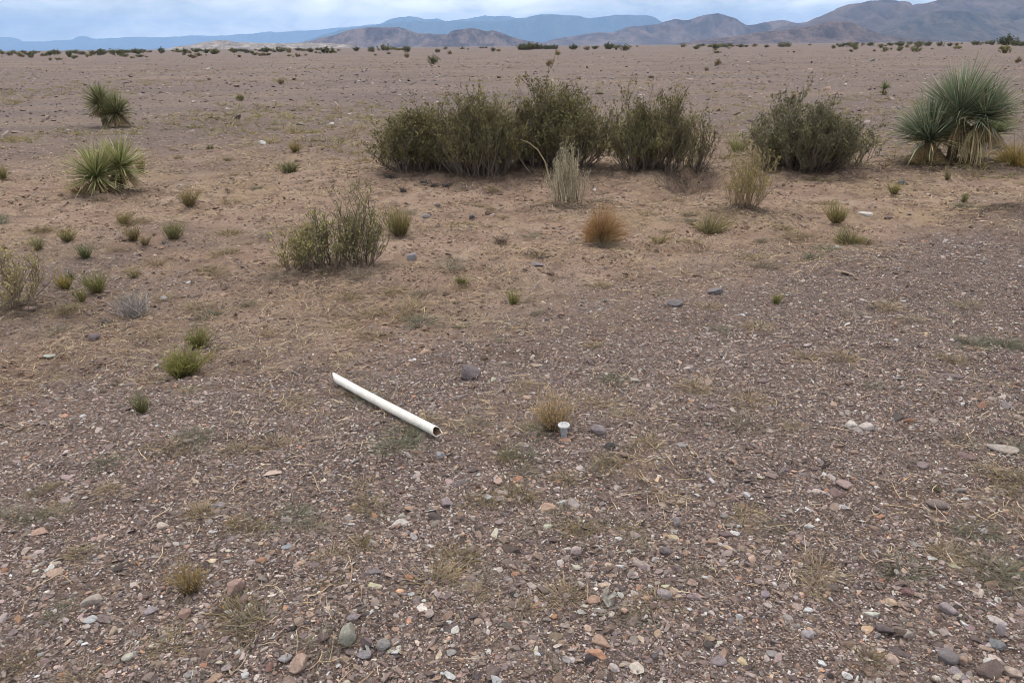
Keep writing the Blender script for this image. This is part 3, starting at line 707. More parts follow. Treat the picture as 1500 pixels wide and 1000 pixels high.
tuft(752, 445, 23, 23, 'single upright yellow green clump in open sand', (.11, .11, .04), (.27, .27, .08), 44, n=130, width=.006)
tuft(676, 414, 28, 15, 'low flattened green clump near the gravel mound', (.11, .11, .04), (.25, .25, .08), 45, n=90, width=.006, spread=1.4)
tuft(1045, 341, 60, 34, 'scruffy yellow and grey clump in front of the thin olive shrub', (.15, .13, .08), (.27, .24, .09), 46, n=280, leafy=2, spread=1.2)
tuft(968, 357, 32, 18, 'sparse yellowish sprigs near the orange ball shrub', (.15, .13, .06), (.28, .25, .08), 47, n=60, leafy=2)
tuft(1224, 326, 36, 28, 'yellow tan clump in front of the lone dark bush', (.13, .11, .05), (.29, .25, .10), 48, n=320, leafy=2)
tuft(1242, 357, 48, 26, 'low clump half green, half dead brown twigs', (.13, .10, .08), (.22, .22, .075), 49, n=330, leafy=2, spread=1.3)
tuft(1309, 284, 20, 18, 'yellow green sprig between lone dark bush and yucca', YG0, (.27, .25, .08), 50, n=120, leafy=2)
tuft(1386, 264, 12, 20, 'narrow tan sprig in front of the big yucca', (.13, .11, .06), (.30, .26, .13), 51, n=70, leafy=1)
tuft(1413, 297, 12, 16, 'narrow green sprig on the straw covered flat', (.09, .10, .05), (.20, .22, .08), 52, n=80, leafy=2)
tuft(1138, 444, 17, 17, 'small yellow green sprig beside pale stones in gravel', (.11, .11, .04), (.25, .25, .07), 53, n=80, leafy=1)
tuft(1484, 243, 52, 34, 'yellow olive rounded bush beside the small yucca', (.16, .13, .045), (.46, .33, .10), 54, n=900, leafy=3, spread=1.4, droop=.3)
tuft(1353, 240, 44, 25, 'dense tan dome of dead grass at the foot of the big yucca', (.25, .19, .10), (.42, .31, .15), 55, n=600, spread=1.45, droop=.5, name='grass_dome', cat='grass clump')
tuft(118, 283, 46, 20, 'orange dry grass clump under the star yucca', (.22, .15, .08), (.40, .26, .12), 56, n=240, spread=1.3, droop=.3, name='grass_clump', cat='grass clump')
tuft(207, 252, 16, 26, 'short dry yellow clump behind the star yucca', (.14, .12, .05), (.30, .24, .10), 57, n=140, leafy=1)
tuft(4, 263, 18, 26, 'yellow green clump cut by the picture edge on the far flat', YG0, (.26, .24, .08), 58, n=180, leafy=2)
tuft(676, 250, 34, 48, 'dry orange sprig caught at the foot of the bush cluster', (.26, .16, .08), (.45, .27, .13), 59, n=160, leafy=2)
tuft(1080, 224, 34, 26, 'bright green low sprigs beside the lone dark bush', (.13, .14, .05), (.26, .28, .09), 60, n=160, leafy=2)
tuft(1372, 720, 14, 10, 'small dark green sprig in the purple gravel', (.10, .10, .06), (.18, .18, .10), 61, n=50)

def twigs(px, py, wpx, hpx, label, seed, n=70, col=(.32, .29, .27), rad=.0035, name='dead_brush', cat='dead brush'):
    p, k, rz = place(px, py); rg = np.random.default_rng(seed); w, h = wpx * k, hpx * k
    mb = MB()
    B = np.stack([rg.normal(0, .14, n) * w, rg.normal(0, .14, n) * w, rg.uniform(0, .2, n) * h], 1)
    ph = rg.uniform(0, 2 * math.pi, n)
    E = B + np.stack([np.cos(ph) * w * rg.uniform(.15, .5, n), np.sin(ph) * w * rg.uniform(.1, .4, n), h * rg.uniform(.1, 1, n)], 1)
    P = bez(B, (B + E) / 2 + rg.normal(0, .14, (n, 3)) * w, E, 6); P[:, :, 2] = np.maximum(P[:, :, 2], .005)
    tubes(mb, P, rad * np.linspace(1, .4, 6)[None] * rg.uniform(.5, 1.2, (n, 1)), np.asarray(col) * rg.uniform(.7, 1.25, (n, 1)), 4)
    o = obj(name, mb.mesh(name), MAT_STEM, None, p); o.rotation_euler.z = rz; tag(o, label, cat); return o
twigs(198, 462, 62, 36, 'tangle of dead silver grey brush on reddish soil', 71, n=130)
twigs(160, 478, 44, 14, 'dark bare stick trailing from the dead grey brush', 72, n=5, col=(.10, .09, .08), rad=.006, name='fallen_stick', cat='stick')
twigs(734, 357, 28, 12, 'flat brown heap of dead twigs on the open sand', 73, n=60, col=(.17, .13, .10), name='twig_heap', cat='twigs')
twigs(790, 377, 50, 7, 'dark dead stick lying along the low gravel mound', 74, n=9, col=(.09, .075, .065), rad=.006, name='fallen_stick', cat='stick')
twigs(888, 884, 34, 22, 'weathered grey driftwood twig with forked ends in the near gravel', 75, n=7, col=(.33, .31, .27), rad=.009, name='driftwood_twig', cat='driftwood')
twigs(1025, 250, 40, 26, 'tangled dead roots at the rim of the eroded hollow', 76, n=50, col=(.12, .10, .085), name='root_tangle', cat='roots')
for i, (x, y, w) in enumerate([(572, 255, 24), (622, 264, 20), (590, 276, 12), (655, 268, 26), (636, 268, 16)]):
    twigs(x, y + 6, w, 7, ['dark twig litter in front of the low end of the bush cluster', 'dark scrap of twigs lying nearer the cluster middle', 'smallest dark twig scrap in front of the bush cluster', 'widest dark twig litter below the orange sprig', 'dark twig scrap between two wider litter heaps'][i], 80 + i, n=40, col=(.085, .075, .07), rad=.005, name='twig_heap', cat='twigs')
def stalk(px, py, pts, label, seed):
    p, k, rz = place(px, py); mb = MB()
    P = np.array([[(a - px) * k, .02 * i, (py - b) * k] for i, (a, b) in enumerate(pts)])[None]
    tubes(mb, P, np.linspace(.010, .004, len(pts))[None], (.40, .33, .19), 5)
    o = obj('dry_stalk', mb.mesh('dry_stalk'), MAT_STRAW, None, p); o.rotation_euler.z = rz; tag(o, label, 'stalk')
stalk(806, 272, [(806, 272), (803, 255), (798, 238), (788, 222), (775, 212), (762, 207)], 'pale dry stalk arching beside the grey wispy shrub', 1)

# ---- small dried tufts in the gravel
def tuft_meshes():
    out = []
    for i, (c0, c1) in enumerate([((.22, .17, .11), (.43, .34, .21))] * 3 + [((.20, .17, .13), (.34, .29, .21))] * 2 + [((.13, .13, .09), (.22, .225, .15))] * 2 + [((.14, .11, .07), (.33, .27, .13))] * 2):
        rg = np.random.default_rng(300 + i); mb = MB()
        blades(mb, 110, .028, .062, 1.45, c0, c1, .0021, rg, droop=.5, hvar=.6)
        for q in range(3):
            a = rg.uniform(0, 6.28); blades(mb, 30, .015, .045, 1.4, c0, c1, .002, rg, droop=.5, origin=(math.cos(a) * .04, math.sin(a) * .04, 0), hvar=.5)
        out.append(mb.mesh('dry_tuft'))
    return out
TM = tuft_meshes()
hand = [(790, 772, 1.0), (845, 778, 1.0), (830, 750, 1.1), (760, 725, 1.0), (705, 735, 1.0), (665, 818, 1.2), (635, 850, 1.3), (712, 855, .9), (680, 480, .9), (350, 905, 1.3), (380, 912, 1.1), (480, 945, 1.1), (250, 945, .9), (45, 760, .8), (95, 755, .9), (250, 655, 1.2), (285, 640, 1.0), (590, 640, 1.4), (575, 655, 1.2), (540, 590, 1.1), (520, 580, 1.0),
        (625, 620, 1.2), (1020, 568, 1.2), (1100, 590, 1.3), (1235, 525, 1.3), (1180, 525, 1.2), (1250, 460, 1.3), (1420, 450, 1.4), (1470, 505, 1.4), (1300, 450, 1.3), (900, 560, 1.2), (880, 590, 1.2), (1110, 480, 1.2), (1040, 450, 1.2), (1340, 470, 1.2), (1425, 505, 1.4), (760, 690, 1.0), (830, 700, .9), (920, 610, 1.1), (1090, 620, 1.2), (980, 730, .8),
        (1135, 770, .7), (1200, 835, 1.0), (1020, 840, .8), (1195, 860, .9), (1460, 840, 1.2), (1440, 830, 1.2), (1480, 850, 1.1), (1490, 700, 1.1), (1440, 690, .9), (160, 720, .9), (300, 750, .9), (360, 770, 1.0), (430, 760, 1.1), (520, 800, .9), (545, 745, 1.0), (400, 650, 1.0), (345, 660, 1.0), (440, 590, 1.1), (160, 680, .9), (930, 800, .8), (760, 890, .7)]
while len(hand) < 100 + 130:
    px, py = rng.uniform(-30, 1530), 165 + 330 * rng.uniform(0, 1) ** 1.3
    p = gpt(px, py)
    if gravel_mask(np.array([p[0]]), np.array([p[1]]))[0] > .6 and py > 200: continue
    hand.append((px, py, rng.uniform(.8, 1.9)))
while len(hand) < 295:
    px, py = rng.uniform(-30, 1530), rng.uniform(380, 1000)
    p = gpt(px, py)
    if gravel_mask(np.array([p[0]]), np.array([p[1]]))[0] < .3 and rng.uniform() < .5: continue
    if 470 < px < 670 and 540 < py < 660: continue
    hand.append((px, py, rng.uniform(.45, 1.05)))
TL = [('dry straw coloured grass tuft growing in the gravel', 'straw coloured grass tufts in the gravel'), ('grey bleached grass tuft growing in the gravel', 'grey grass tufts in the gravel'), ('dull green low tuft growing in the gravel', 'dull green tufts in the gravel'), ('olive yellow grass tuft growing in the gravel', 'olive yellow grass tufts in the gravel')]
for i, (px, py, s) in enumerate(hand):
    p = gpt(px, py); k = int(rng.choice(9, p=[.15, .15, .15, .12, .1, .06, .07, .1, .1]))
    o = obj('dry_tuft', TM[k], MAT_STRAW, None, p - np.array([0, 0, .004])); o.rotation_euler.z = rng.uniform(0, 6.28)
    o.scale = (s * 1.25, s * 1.25, s * rng.uniform(.75, 1.15))
    l = TL[0 if k < 3 else 1 if k < 5 else 2 if k < 7 else 3]; tag(o, l[0], 'grass tuft', l[1])

def far_grass():
    mb = MB(); n = 9500
    a = rng.uniform(-SECT, SECT, n); r = 12 * (120 / 12) ** rng.uniform(0, 1, n); x = r * np.sin(a); y = r * np.cos(a)
    pr = sstep(.42, .62, fbm(x / 6, y / 6, 3, 97)) * (.45 + .55 * sstep(.1, -.4, a)); k = rng.uniform(0, 1, n) < pr; x, y = x[k], y[k]; z = height(x, y)
    for X, Y, Zz in zip(x, y, z):
        c = np.array([(.42, .34, .17), (.36, .33, .13), (.33, .26, .17)][int(rng.integers(3))])
        sc = rng.uniform(.7, 2.1); blades(mb, 16, .05 * sc, .12 * sc, 1.4, c * .6, c, .012, rng, droop=.4, K=3, origin=(X, Y, Zz))
    o = obj('dry_grass', mb.mesh('dry_grass'), MAT_STRAW); tag(o, 'thin yellowish grass dotted over the far stony plain', 'grass', kind='stuff')
far_grass()
# ------------------------------------------------------------------ yuccas
def yucca(px, py, label, heads, seed, c0, c1, tip, skirt=None, name='yucca'):
    """heads: (x, y, leaf length px, leaf count, zmin, depth offset px)"""
    p, k, rz = place(px, py); rg = np.random.default_rng(seed)
    e = empty(name, p, rz); tag(e, label, 'yucca')
    for (hx, hy, lp, n, zm, dy) in heads:
        c = np.array([(hx - px) * k, dy * k, max((py - hy) * k, .06)])
        mb = MB(); rosette(mb, rg, n, lp * k, .017 if lp * k > .5 else .0155, c0, c1, c, zm, tip)
        obj('rosette', mb.mesh('rosette'), MAT_YUCCA, e)
        tb = MB(); nn = 10
        base = np.array([c[0] * .75, c[1], -.05]); P = np.linspace(base, c, 6)[None]
        tubes(tb, P, np.full((1, 6), .07 if lp * k > .5 else .045), (.14, .10, .07), nn)
        # stubs of old leaf bases all along the short trunk
        blades(tb, 90, .07, .12, 1.3, (.20, .15, .09), (.30, .23, .13), .018, rg, origin=(base + c) / 2, droop=.5)
        obj('trunk', tb.mesh('trunk'), MAT_STEM, e)
        mb = MB(); n2 = n // 3
        ph = rg.uniform(0, 2 * math.pi, n2); zz = rg.uniform(.3, 1, n2)
        d = np.stack([np.cos(ph) * .75, np.sin(ph) * .75, -.55 * np.ones(n2)], 1)
        l = np.minimum(lp * k * rg.uniform(.5, .85, n2), c[2] / .55 + .1)
        t = np.linspace(0, 1, 4)[None, :, None]
        Pp = c + d[:, None] * t * l[:, None, None]; Pp[:, :, 2] -= (t[..., 0] ** 2) * l[:, None] * .25; Pp[:, :, 2] = np.maximum(Pp[:, :, 2], .01)
        ribbons(mb, Pp, .02 * np.array([1, 1, .8, .2])[None] * np.ones((n2, 1)), unit(np.cross(d, np.array([0, 0, 1.0]))), (.15, .11, .06), (.27, .195, .10), jit=rg.uniform(.6, 1.3, (n2, 1)))
        if zm < -.2: obj('dead_leaf_skirt', mb.mesh('dead_leaf_skirt'), MAT_STRAW, e)
    if skirt:
        hx, hy, lp, n, yoff = skirt; c = np.array([(hx - px) * k, yoff * k, (py - hy) * k]); mb = MB()
        ph = rg.uniform(math.pi * 1.0, math.pi * 2.0, n); q = rg.uniform(.1, .55, n)
        t = np.linspace(0, 1, 5)[None, :, None]; l = lp * k * rg.uniform(.75, 1.05, n)
        out = np.stack([np.cos(ph) * q, np.sin(ph) * q, np.zeros(n)], 1)
        Pp = c + out[:, None] * (1 - (1 - t) ** 2) * l[:, None, None] + np.array([0, 0, -1.0]) * (t ** 1.3) * l[:, None, None]
        Pp[:, :, 2] = np.maximum(Pp[:, :, 2], .01)
        side = unit(np.stack([np.sin(ph), -np.cos(ph), rg.normal(0, .3, n)], 1))
        ribbons(mb, Pp, .022 * np.array([.8, 1, 1, .8, .2])[None] * np.ones((n, 1)), side, (.38, .31, .16), (.46, .37, .21), jit=rg.uniform(.6, 1.25, (n, 1)))
        o = obj('dead_leaf_skirt', mb.mesh('dead_leaf_skirt'), MAT_STRAW, e); o['label'] = 'long straw coloured skirt of dead hanging leaves'
    return e
yucca(1390, 236, 'largest blue green yucca with tall heads and a straw skirt of dead leaves', [(1361, 207, 72, 620, -.45, -8), (1393, 172, 80, 720, -.55, 4), (1424, 174, 62, 480, -.6, 2)], 201, (.115, .150, .092), (.235, .295, .195), (.36, .36, .24), (1414, 188, 48, 110, -12))
yucca(1455, 214, 'smaller green yucca standing just behind the largest yucca', [(1453, 196, 42, 240, -.3, 0)], 202, (.12, .15, .065), (.25, .29, .13), (.34, .32, .17))
yucca(155, 280, 'low star shaped pale yellow green yucca with two heads', [(146, 257, 58, 320, -.55, -12), (180, 248, 54, 280, -.6, 10)], 203, (.165, .195, .08), (.38, .39, .17), (.45, .41, .22))
yucca(166, 186, 'dark green double headed yucca farthest up the stony plain', [(173, 166, 34, 520, -.9, -6), (154, 153, 33, 420, -.9, 10)], 204, (.11, .125, .055), (.24, .25, .115), (.32, .30, .17))
yucca(1294, 139, 'small pale green yucca head on the stony plain beyond', [(1294, 131, 14, 110, -.1, 0)], 205, (.13, .15, .07), (.22, .24, .11), (.30, .28, .16))

# ------------------------------------------------------------------ far shrubs
def far_meshes():
    out = []
    for i, (cl, cs) in enumerate([((.12, .13, .055), (.10, .085, .06)), ((.16, .165, .075), (.12, .10, .07)), ((.24, .225, .075), (.14, .11, .06)), ((.135, .145, .065), (.10, .085, .06)), ((.21, .16, .07), (.12, .09, .06)), ((.19, .20, .07), (.11, .09, .05))]):
        rg = np.random.default_rng(700 + i)
        fo, st = bush(rg, 1.3, 1.0, 1.2, n1=26, k2=4, k3=3, m=3, leafL=.085, leafW=.045, cl=cl, cs=cs, bare=.05, rad=.02, jag=.35)
        fo.v += st.v; fo.f += [f + fo.n for f in st.f]; fo.c += st.c
        out.append(fo.mesh('desert_bush'))
    return out
FM = far_meshes()
def farshrub(px, py, hpx, kind, label, group=None, ws=1.0):
    p = gpt(px, py); s = hpx * pxm(p)
    o = obj('desert_bush', FM[kind], MAT_LEAF, None, p); o.rotation_euler.z = rng.uniform(0, 6.28); o.scale = (s * ws, s * ws, s)
    tag(o, label, 'shrub', group)
solo = [(634, 94, 14, 3, 'small green bush alone on the plain above the cluster'), (658, 80, 6, 4, 'tiny orange bush on the plain beyond the small green bush'), (817, 81, 7, 2, 'tiny olive bush on the plain near the dark thicket'), (805, 97, 10, 4, 'greyish brown bush on the plain above the cluster'),
        (352, 148, 10, 2, 'tiny green bush on the stony plain beyond the star yucca'), (412, 124, 10, 4, 'tan dry bush on the plain beyond the small yellow clump'), (596, 85, 8, 4, 'tan dry bush beside the small green bush on the plain'), (1253, 73, 7, 5, 'tiny lime bush alone on the far plain under the hill'), (1297, 75, 7, 5, 'lime bush on the far plain above the small pale yucca'),
        (1317, 75, 7, 5, 'lime bush next to a wide low lime bush'), (1342, 76, 8, 5, 'wide low lime bush on the far plain'), (1470, 78, 13, 2, 'yellow green bush on the far plain behind the largest yucca'), (1052, 96, 10, 4, 'reddish brown dry bush on the stony plain'), (1034, 104, 6, 4, 'tiny dark dry bush near the reddish brown bush'), (1492, 92, 9, 4, 'dark brown dry bush by the picture edge on the plain'), (308, 220, 8, 1, 'low flat green bush on the far sandy flat')]
for s in solo: farshrub(*s[:4], s[4], ws=1.5 if s[0] == 1342 else 1.0)
def hor(px): return 500 - F * math.tan(PITCH) / math.cos(ROLL) - (px - 750) * math.tan(ROLL)         # photo row of the true horizon
LAB = [('dark green bush in the thin line of bushes along the horizon', 'dark green bushes along the horizon'), ('grey green bush in the thin line of bushes along the horizon', 'grey green bushes along the horizon'), ('olive bush in the thin line of bushes along the horizon', 'olive bushes along the horizon'), ('dark green bush in the thin line of bushes along the horizon', 'dark green bushes along the horizon'), ('tan dry bush in the thin line of bushes along the horizon', 'tan bushes along the horizon'), ('lime green bush in the thin line of bushes along the horizon', 'lime bushes along the horizon')]
hl = [(563, 9), (597, 10), (640, 6), (722, 8), (730, 4), (840, 9), (860, 6), (872, 5), (890, 10), (903, 5), (915, 9), (1020, 6), (1048, 8), (1063, 5), (1085, 5), (1147, 9), (1155, 6), (1122, 6), (523, 7), (544, 6), (478, 11), (455, 6), (490, 5), (410, 8), (390, 7), (370, 6), (343, 8), (315, 7), (302, 6), (270, 8), (237, 9), (200, 9), (172, 9), (180, 7), (148, 8), (135, 9), (120, 7), (100, 10), (82, 9), (72, 8), (45, 8), (30, 9), (15, 9), (4, 8), (1220, 7), (1235, 7), (1250, 6), (1275, 7), (1290, 6), (1318, 10), (1328, 7), (1345, 10), (1360, 7), (1377, 8), (1392, 6), (1400, 6), (1430, 8), (1454, 9), (1476, 14), (1488, 11), (1498, 9)]
for px, hp in hl:
    d = rng.uniform(5, 8.5); farshrub(px, hor(px) + d, hp * rng.uniform(.8, 1.15), int(rng.choice([0, 0, 1, 3, 3, 2])), None, ws=rng.uniform(.8, 1.7)); o = C.objects[-1]
    k = FM.index(o.data); tag(o, LAB[k][0], 'shrub', LAB[k][1])
cl_ = np.concatenate([rng.uniform(-40, 520, 9), rng.uniform(520, 1540, 9)])
for i in range(290):
    px = float(rng.choice(cl_) + rng.normal(0, 22)) if rng.uniform() < .6 else rng.uniform(-40, 1540 if rng.uniform() < .5 else 470); d = rng.choice([rng.uniform(3.0, 5), rng.uniform(5, 14)], p=[.7, .3]); hp = rng.uniform(1.5, 5.5)
    k = int(rng.choice([0, 1, 2, 3, 4, 5], p=[.2, .25, .2, .15, .15, .05]))
    farshrub(px, hor(px) + d, hp, k, LAB[k][0], LAB[k][1], ws=rng.uniform(.9, 2.2))
for i in range(9):                                            # the long thicket
    px = 762 + i * 6.2; farshrub(px, hor(px) + 5.6, 9 + 2 * math.sin(i * .7), [0, 3][i % 2], 'dark green bush of the long dense thicket under the blue mountain', 'bushes of the long thicket on the horizon', ws=1.2)

# ------------------------------------------------------------------ pipe and plug
def pipe():
    a = gpt(488, 560); b = gpt(641, 643)
    rad = .0212
    a = np.array([a[0], a[1], float(height(a[0], a[1])) + rad + .012]); b = np.array([b[0], b[1], float(height(b[0], b[1])) + rad + .014])
    d = unit(b - a); L = float(np.linalg.norm(b - a)); s = unit(np.cross(d, [0, 0, 1.0])); u = np.cross(s, d)
    e = empty('plastic_pipe', a); tag(e, 'long white plastic pipe with broken end lying on the gravel', 'pipe')
    K, S = 40, 48; rg = np.random.default_rng(5)
    an = np.arange(S) * 2 * math.pi / S
    jn = np.interp(np.arange(S), np.linspace(0, S, 17), np.append(rg.uniform(-.017, .012, 16), 0))
    # the near end is broken: cut back on top towards the viewer, longer on the far side
    end1 = L + jn * .55 - .005 * np.sin(an) - .007 * np.cos(an)
    end0 = .02 - .03 * np.cos(an - 2.7) + jn * .25
    def surf(r, inset):
        V = []
        for t in np.linspace(0, 1, K):
            x = end0 + inset + (end1 - end0 - 2 * inset) * t
            sag = -.004 * math.sin(t * math.pi)
            V.append(d * x[:, None] + s * (np.cos(an) * r)[:, None] + u * (np.sin(an) * r + sag)[:, None])
        return np.array(V)
    O = surf(rad, 0); I = surf(rad - .0024, 0)
    V = np.concatenate([O.reshape(-1, 3), I.reshape(-1, 3)])
    i = np.arange(K - 1)[:, None] * S; j = np.arange(S)[None]; j2 = (j + 1) % S
    fo = np.stack([i + j, i + j2, i + S + j2, i + S + j], -1).reshape(-1, 4)
    fi = fo[:, ::-1] + K * S
    jj = np.arange(S); jk = (jj + 1) % S
    e0 = np.stack([jj, jj + K * S, jk + K * S, jk], -1); l = (K - 1) * S
    e1 = np.stack([l + jj, l + jk, l + jk + K * S, l + jj + K * S], -1)
    m, nt, bs, ln = nodes('weathered_plastic')
    tc = N(nt, 'ShaderNodeTexCoord'); nz = noise(nt, tc.outputs['Object'], 14, 6, .6); n2 = noise(nt, tc.outputs['Object'], 120, 4, .7)
    c = ramp(nt, nz.outputs['Fac'], [(.3, (.66, .63, .55)), (.6, (.79, .78, .73))]).outputs['Color']
    dirt = ramp(nt, n2.outputs['Fac'], [(.56, (0,) * 3), (.70, (1,) * 3)]).outputs['Color']
    ln(mix(nt, mathn(nt, 'MULTIPLY', dirt, .6), c, (.48, .38, .28)), bs.inputs['Base Color'])
    bs.inputs['Roughness'].default_value = .42; bs.inputs['Specular IOR Level'].default_value = .4
    bump(nt, bs, n2.outputs['Fac'], .08, .002)
    me = new_mesh('pipe_wall', V, np.concatenate([fo, fi, e0, e1]), None, True)
    obj('pipe_wall', me, m, e)
    # dried soil caked inside
    D = surf(rad - .0036, .005)
    me = new_mesh('soil_lining', D.reshape(-1, 3), fo[:, ::-1], np.broadcast_to(np.array([.27, .16, .10]), (K * S, 3)), True)
    obj('soil_lining', me, MAT_STONE, e)
pipe()
def plug():
    p = gpt(826, 641); k = pxm(p); sl = .46
    e = empty('pipe_plug', p - np.array([0, 0, .004]), .3); tag(e, 'small grey plastic plug with flat white top standing before the orange tuft', 'plug')
    e.rotation_euler.x = .05; e.rotation_euler.y = -.04
    H = 23.5 * k / math.cos(sl) * .92; S = 40; an = np.arange(S) * 2 * math.pi / S
    def lathe(name, prof, mat, col):
        V = np.array([[r * math.cos(a), r * math.sin(a), z] for r, z in prof for a in an]); n = len(prof)
        i = np.arange(n - 1)[:, None] * S; j = np.arange(S)[None]; j2 = (j + 1) % S
        f = np.stack([i + j, i + j2, i + S + j2, i + S + j], -1).reshape(-1, 4)
        o = obj(name, new_mesh(name, V, f, np.broadcast_to(np.array(col), V.shape), True), mat, e)
        md = o.modifiers.new('edge', 'EDGE_SPLIT'); md.split_angle = R(35); return o
    m, nt, bs, ln = nodes('plug_plastic')
    a = N(nt, 'ShaderNodeAttribute', attribute_name='Col'); tc = N(nt, 'ShaderNodeTexCoord'); nz = noise(nt, tc.outputs['Object'], 60, 5, .7)
    r = ramp(nt, nz.outputs['Fac'], [(.30, (.55, .48, .40)), (.48, (.95,) * 3), (.7, (1.1,) * 3)])
    ln(mix(nt, 1.0, a.outputs['Color'], r.outputs['Color'], 'MULTIPLY'), bs.inputs['Base Color']); bs.inputs['Roughness'].default_value = .5
    lathe('shaft', [(1e-4, 0), (4.1 * k, 0), (4.4 * k, .1 * H), (5.3 * k, .72 * H), (5.9 * k, .74 * H), (6.0 * k, .90 * H)], m, (.33, .34, .36))
    lathe('flange', [(5.2 * k, .885 * H), (8.4 * k, .91 * H), (8.9 * k, .93 * H), (8.9 * k, .975 * H), (8.3 * k, H), (5.6 * k, H), (5.2 * k, .965 * H), (1e-4, .96 * H)], m, (.58, .60, .61))
plug()

# ------------------------------------------------------------------ hills and mountains
def hill(name, D, crest, base_y, col0, col1, seed, depth=3.0, gully=.48, nu=420, nv=110, sx=1.0, label=None, light=None):
    """crest: (px, py) skyline of the hill as seen, put D metres away and given real depth"""
    pts = []
    for px, py in crest:
        d = ray(px, py); t = D / d[1]; pts.append((d[0] * t, CAMZ + d[2] * t))
    pts = np.array(pts); x = np.linspace(pts[0, 0], pts[-1, 0], nu); H = np.maximum(np.interp(x, pts[:, 0], pts[:, 1]), 0)
    # keep a natural uneven skyline between the measured points
    sc = max(H.max(), 1.0)
    H = H + (fbm(x / (sc * .45), x * 0 + seed, 5, seed) - .5) * sc * .075 * np.clip(H / sc * 4, 0, 1)
    W = max(H.max() * depth, 30)
    v = np.linspace(-1, 1, nv)
    X, Vv = np.meshgrid(x, v)
    ridge = 1 - np.abs(2 * fbm(X / (sc * .9) + seed, Vv * W / (sc * 1.8), 5, seed + 3) - 1)
    ridge2 = 1 - np.abs(2 * fbm(X / (sc * .28) + seed, Vv * W / (sc * .7), 4, seed + 9) - 1)
    av = np.abs(Vv)
    prof = (1 - av) ** 1.25
    Z = H[None] * prof * (1 + gully * (ridge - .7) * np.minimum(av * 5, 1) * 1.6 + gully * .5 * (ridge2 - .7) * np.minimum(av * 6, 1))
    Z = np.minimum(Z, H[None] * (1 - av * .35) + 1e-3) - 2.0
    Z[0] = -6; Z[-1] = -6; Z[:, 0] = -6; Z[:, -1] = -6
    X = X * (1 + Vv * W / D * .0); Y = D + Vv * W * 1.0
    tone = fbm(X / (sc * .5), Y / (sc * .8), 5, seed + 5)
    t = np.clip((tone - .35) * 3.0, 0, 1)[..., None]
    rock = np.clip((ridge2 - .62) * 4, 0, 1)[..., None]
    c = (np.asarray(col0) * (1 - t) + np.asarray(col1) * t) * (.82 + .32 * rock)
    i = np.arange(nv - 1)[:, None] * nu; j = np.arange(nu - 1)[None]
    f = np.stack([i + j, i + j + 1, i + nu + j + 1, i + nu + j], -1).reshape(-1, 4)
    o = obj(name, new_mesh(name, np.stack([X, Y, Z], -1), f, c, True), MAT_HILL); o['kind'] = 'structure'
    return o
def hill_mat():
    m, nt, bs, ln = nodes('hillside')
    a = N(nt, 'ShaderNodeAttribute', attribute_name='Col'); g = N(nt, 'ShaderNodeNewGeometry')
    n1 = noise(nt, g.outputs['Position'], .02, 9, .7); n2 = noise(nt, g.outputs['Position'], .15, 5, .7)
    r1 = ramp(nt, n1.outputs['Fac'], [(.3, (.7,) * 3), (.7, (1.3,) * 3)]); r2 = ramp(nt, n2.outputs['Fac'], [(.35, (.75,) * 3), (.65, (1.2,) * 3)])
    c = mix(nt, 1.0, mix(nt, 1.0, a.outputs['Color'], r1.outputs['Color'], 'MULTIPLY'), r2.outputs['Color'], 'MULTIPLY')
    ln(c, bs.inputs['Base Color']); bs.inputs['Roughness'].default_value = .95; bs.inputs['Specular IOR Level'].default_value = .05
    return m
MAT_HILL = hill_mat()
far_c = ((.05, .06, .05), (.09, .09, .07))
hill('mountain', 34000, [(-120, 60), (-60, 55), (0, 54), (15, 54), (25, 58), (32, 61), (60, 60.5), (85, 59), (110, 58.5), (113, 55), (120, 52.5), (128, 53), (134, 56), (142, 58), (146, 56.5), (152, 57.5), (165, 55.5), (200, 54), (240, 55), (260, 53.5), (275, 52), (290, 52.5), (320, 53), (345, 50), (370, 49), (395, 46.5), (410, 47.5), (440, 45), (470, 43), (500, 40), (560, 35), (600, 34), (660, 40), (720, 55)], 66, *far_c, 3, depth=2.0, nu=500)
hill('mountain', 27000, [(480, 60), (520, 44), (560, 34), (572, 29), (585, 25), (597, 24), (612, 25.5), (622, 28), (640, 27), (652, 31), (670, 29), (690, 26), (705, 24), (722, 23), (745, 24), (770, 28), (800, 38), (840, 55)], 66, *far_c, 5, depth=2.2, nu=300)
hill('mountain', 21000, [(430, 66), (500, 43), (540, 37), (570, 33), (610, 32), (650, 31), (700, 31), (740, 30), (765, 27), (782, 23), (795, 21), (815, 21), (835, 22.5), (850, 25), (862, 27), (872, 25), (885, 24), (900, 21.5), (912, 22), (930, 22), (950, 22), (960, 25), (968, 31), (985, 38), (1020, 50), (1060, 60)], 64, (.045, .06, .06), (.075, .085, .075), 7, depth=2.2, nu=420)
brown = ((.078, .062, .066), (.165, .126, .118))
hill('hill', 6500, [(415, 70), (440, 62), (470, 56), (490, 51), (505, 46), (520, 42), (540, 39.5), (555, 40), (570, 39), (583, 39), (595, 42), (608, 47), (625, 49), (655, 50), (700, 55), (780, 62)], 64, *brown, 11, depth=2.6)
hill('hill', 5600, [(610, 66), (640, 56), (655, 50), (661, 45), (668, 43), (690, 41), (697, 42), (708, 44), (715, 45), (722, 43.5), (733, 47), (745, 52), (758, 56), (775, 60), (800, 63)], 64, *brown, 13, depth=2.6)
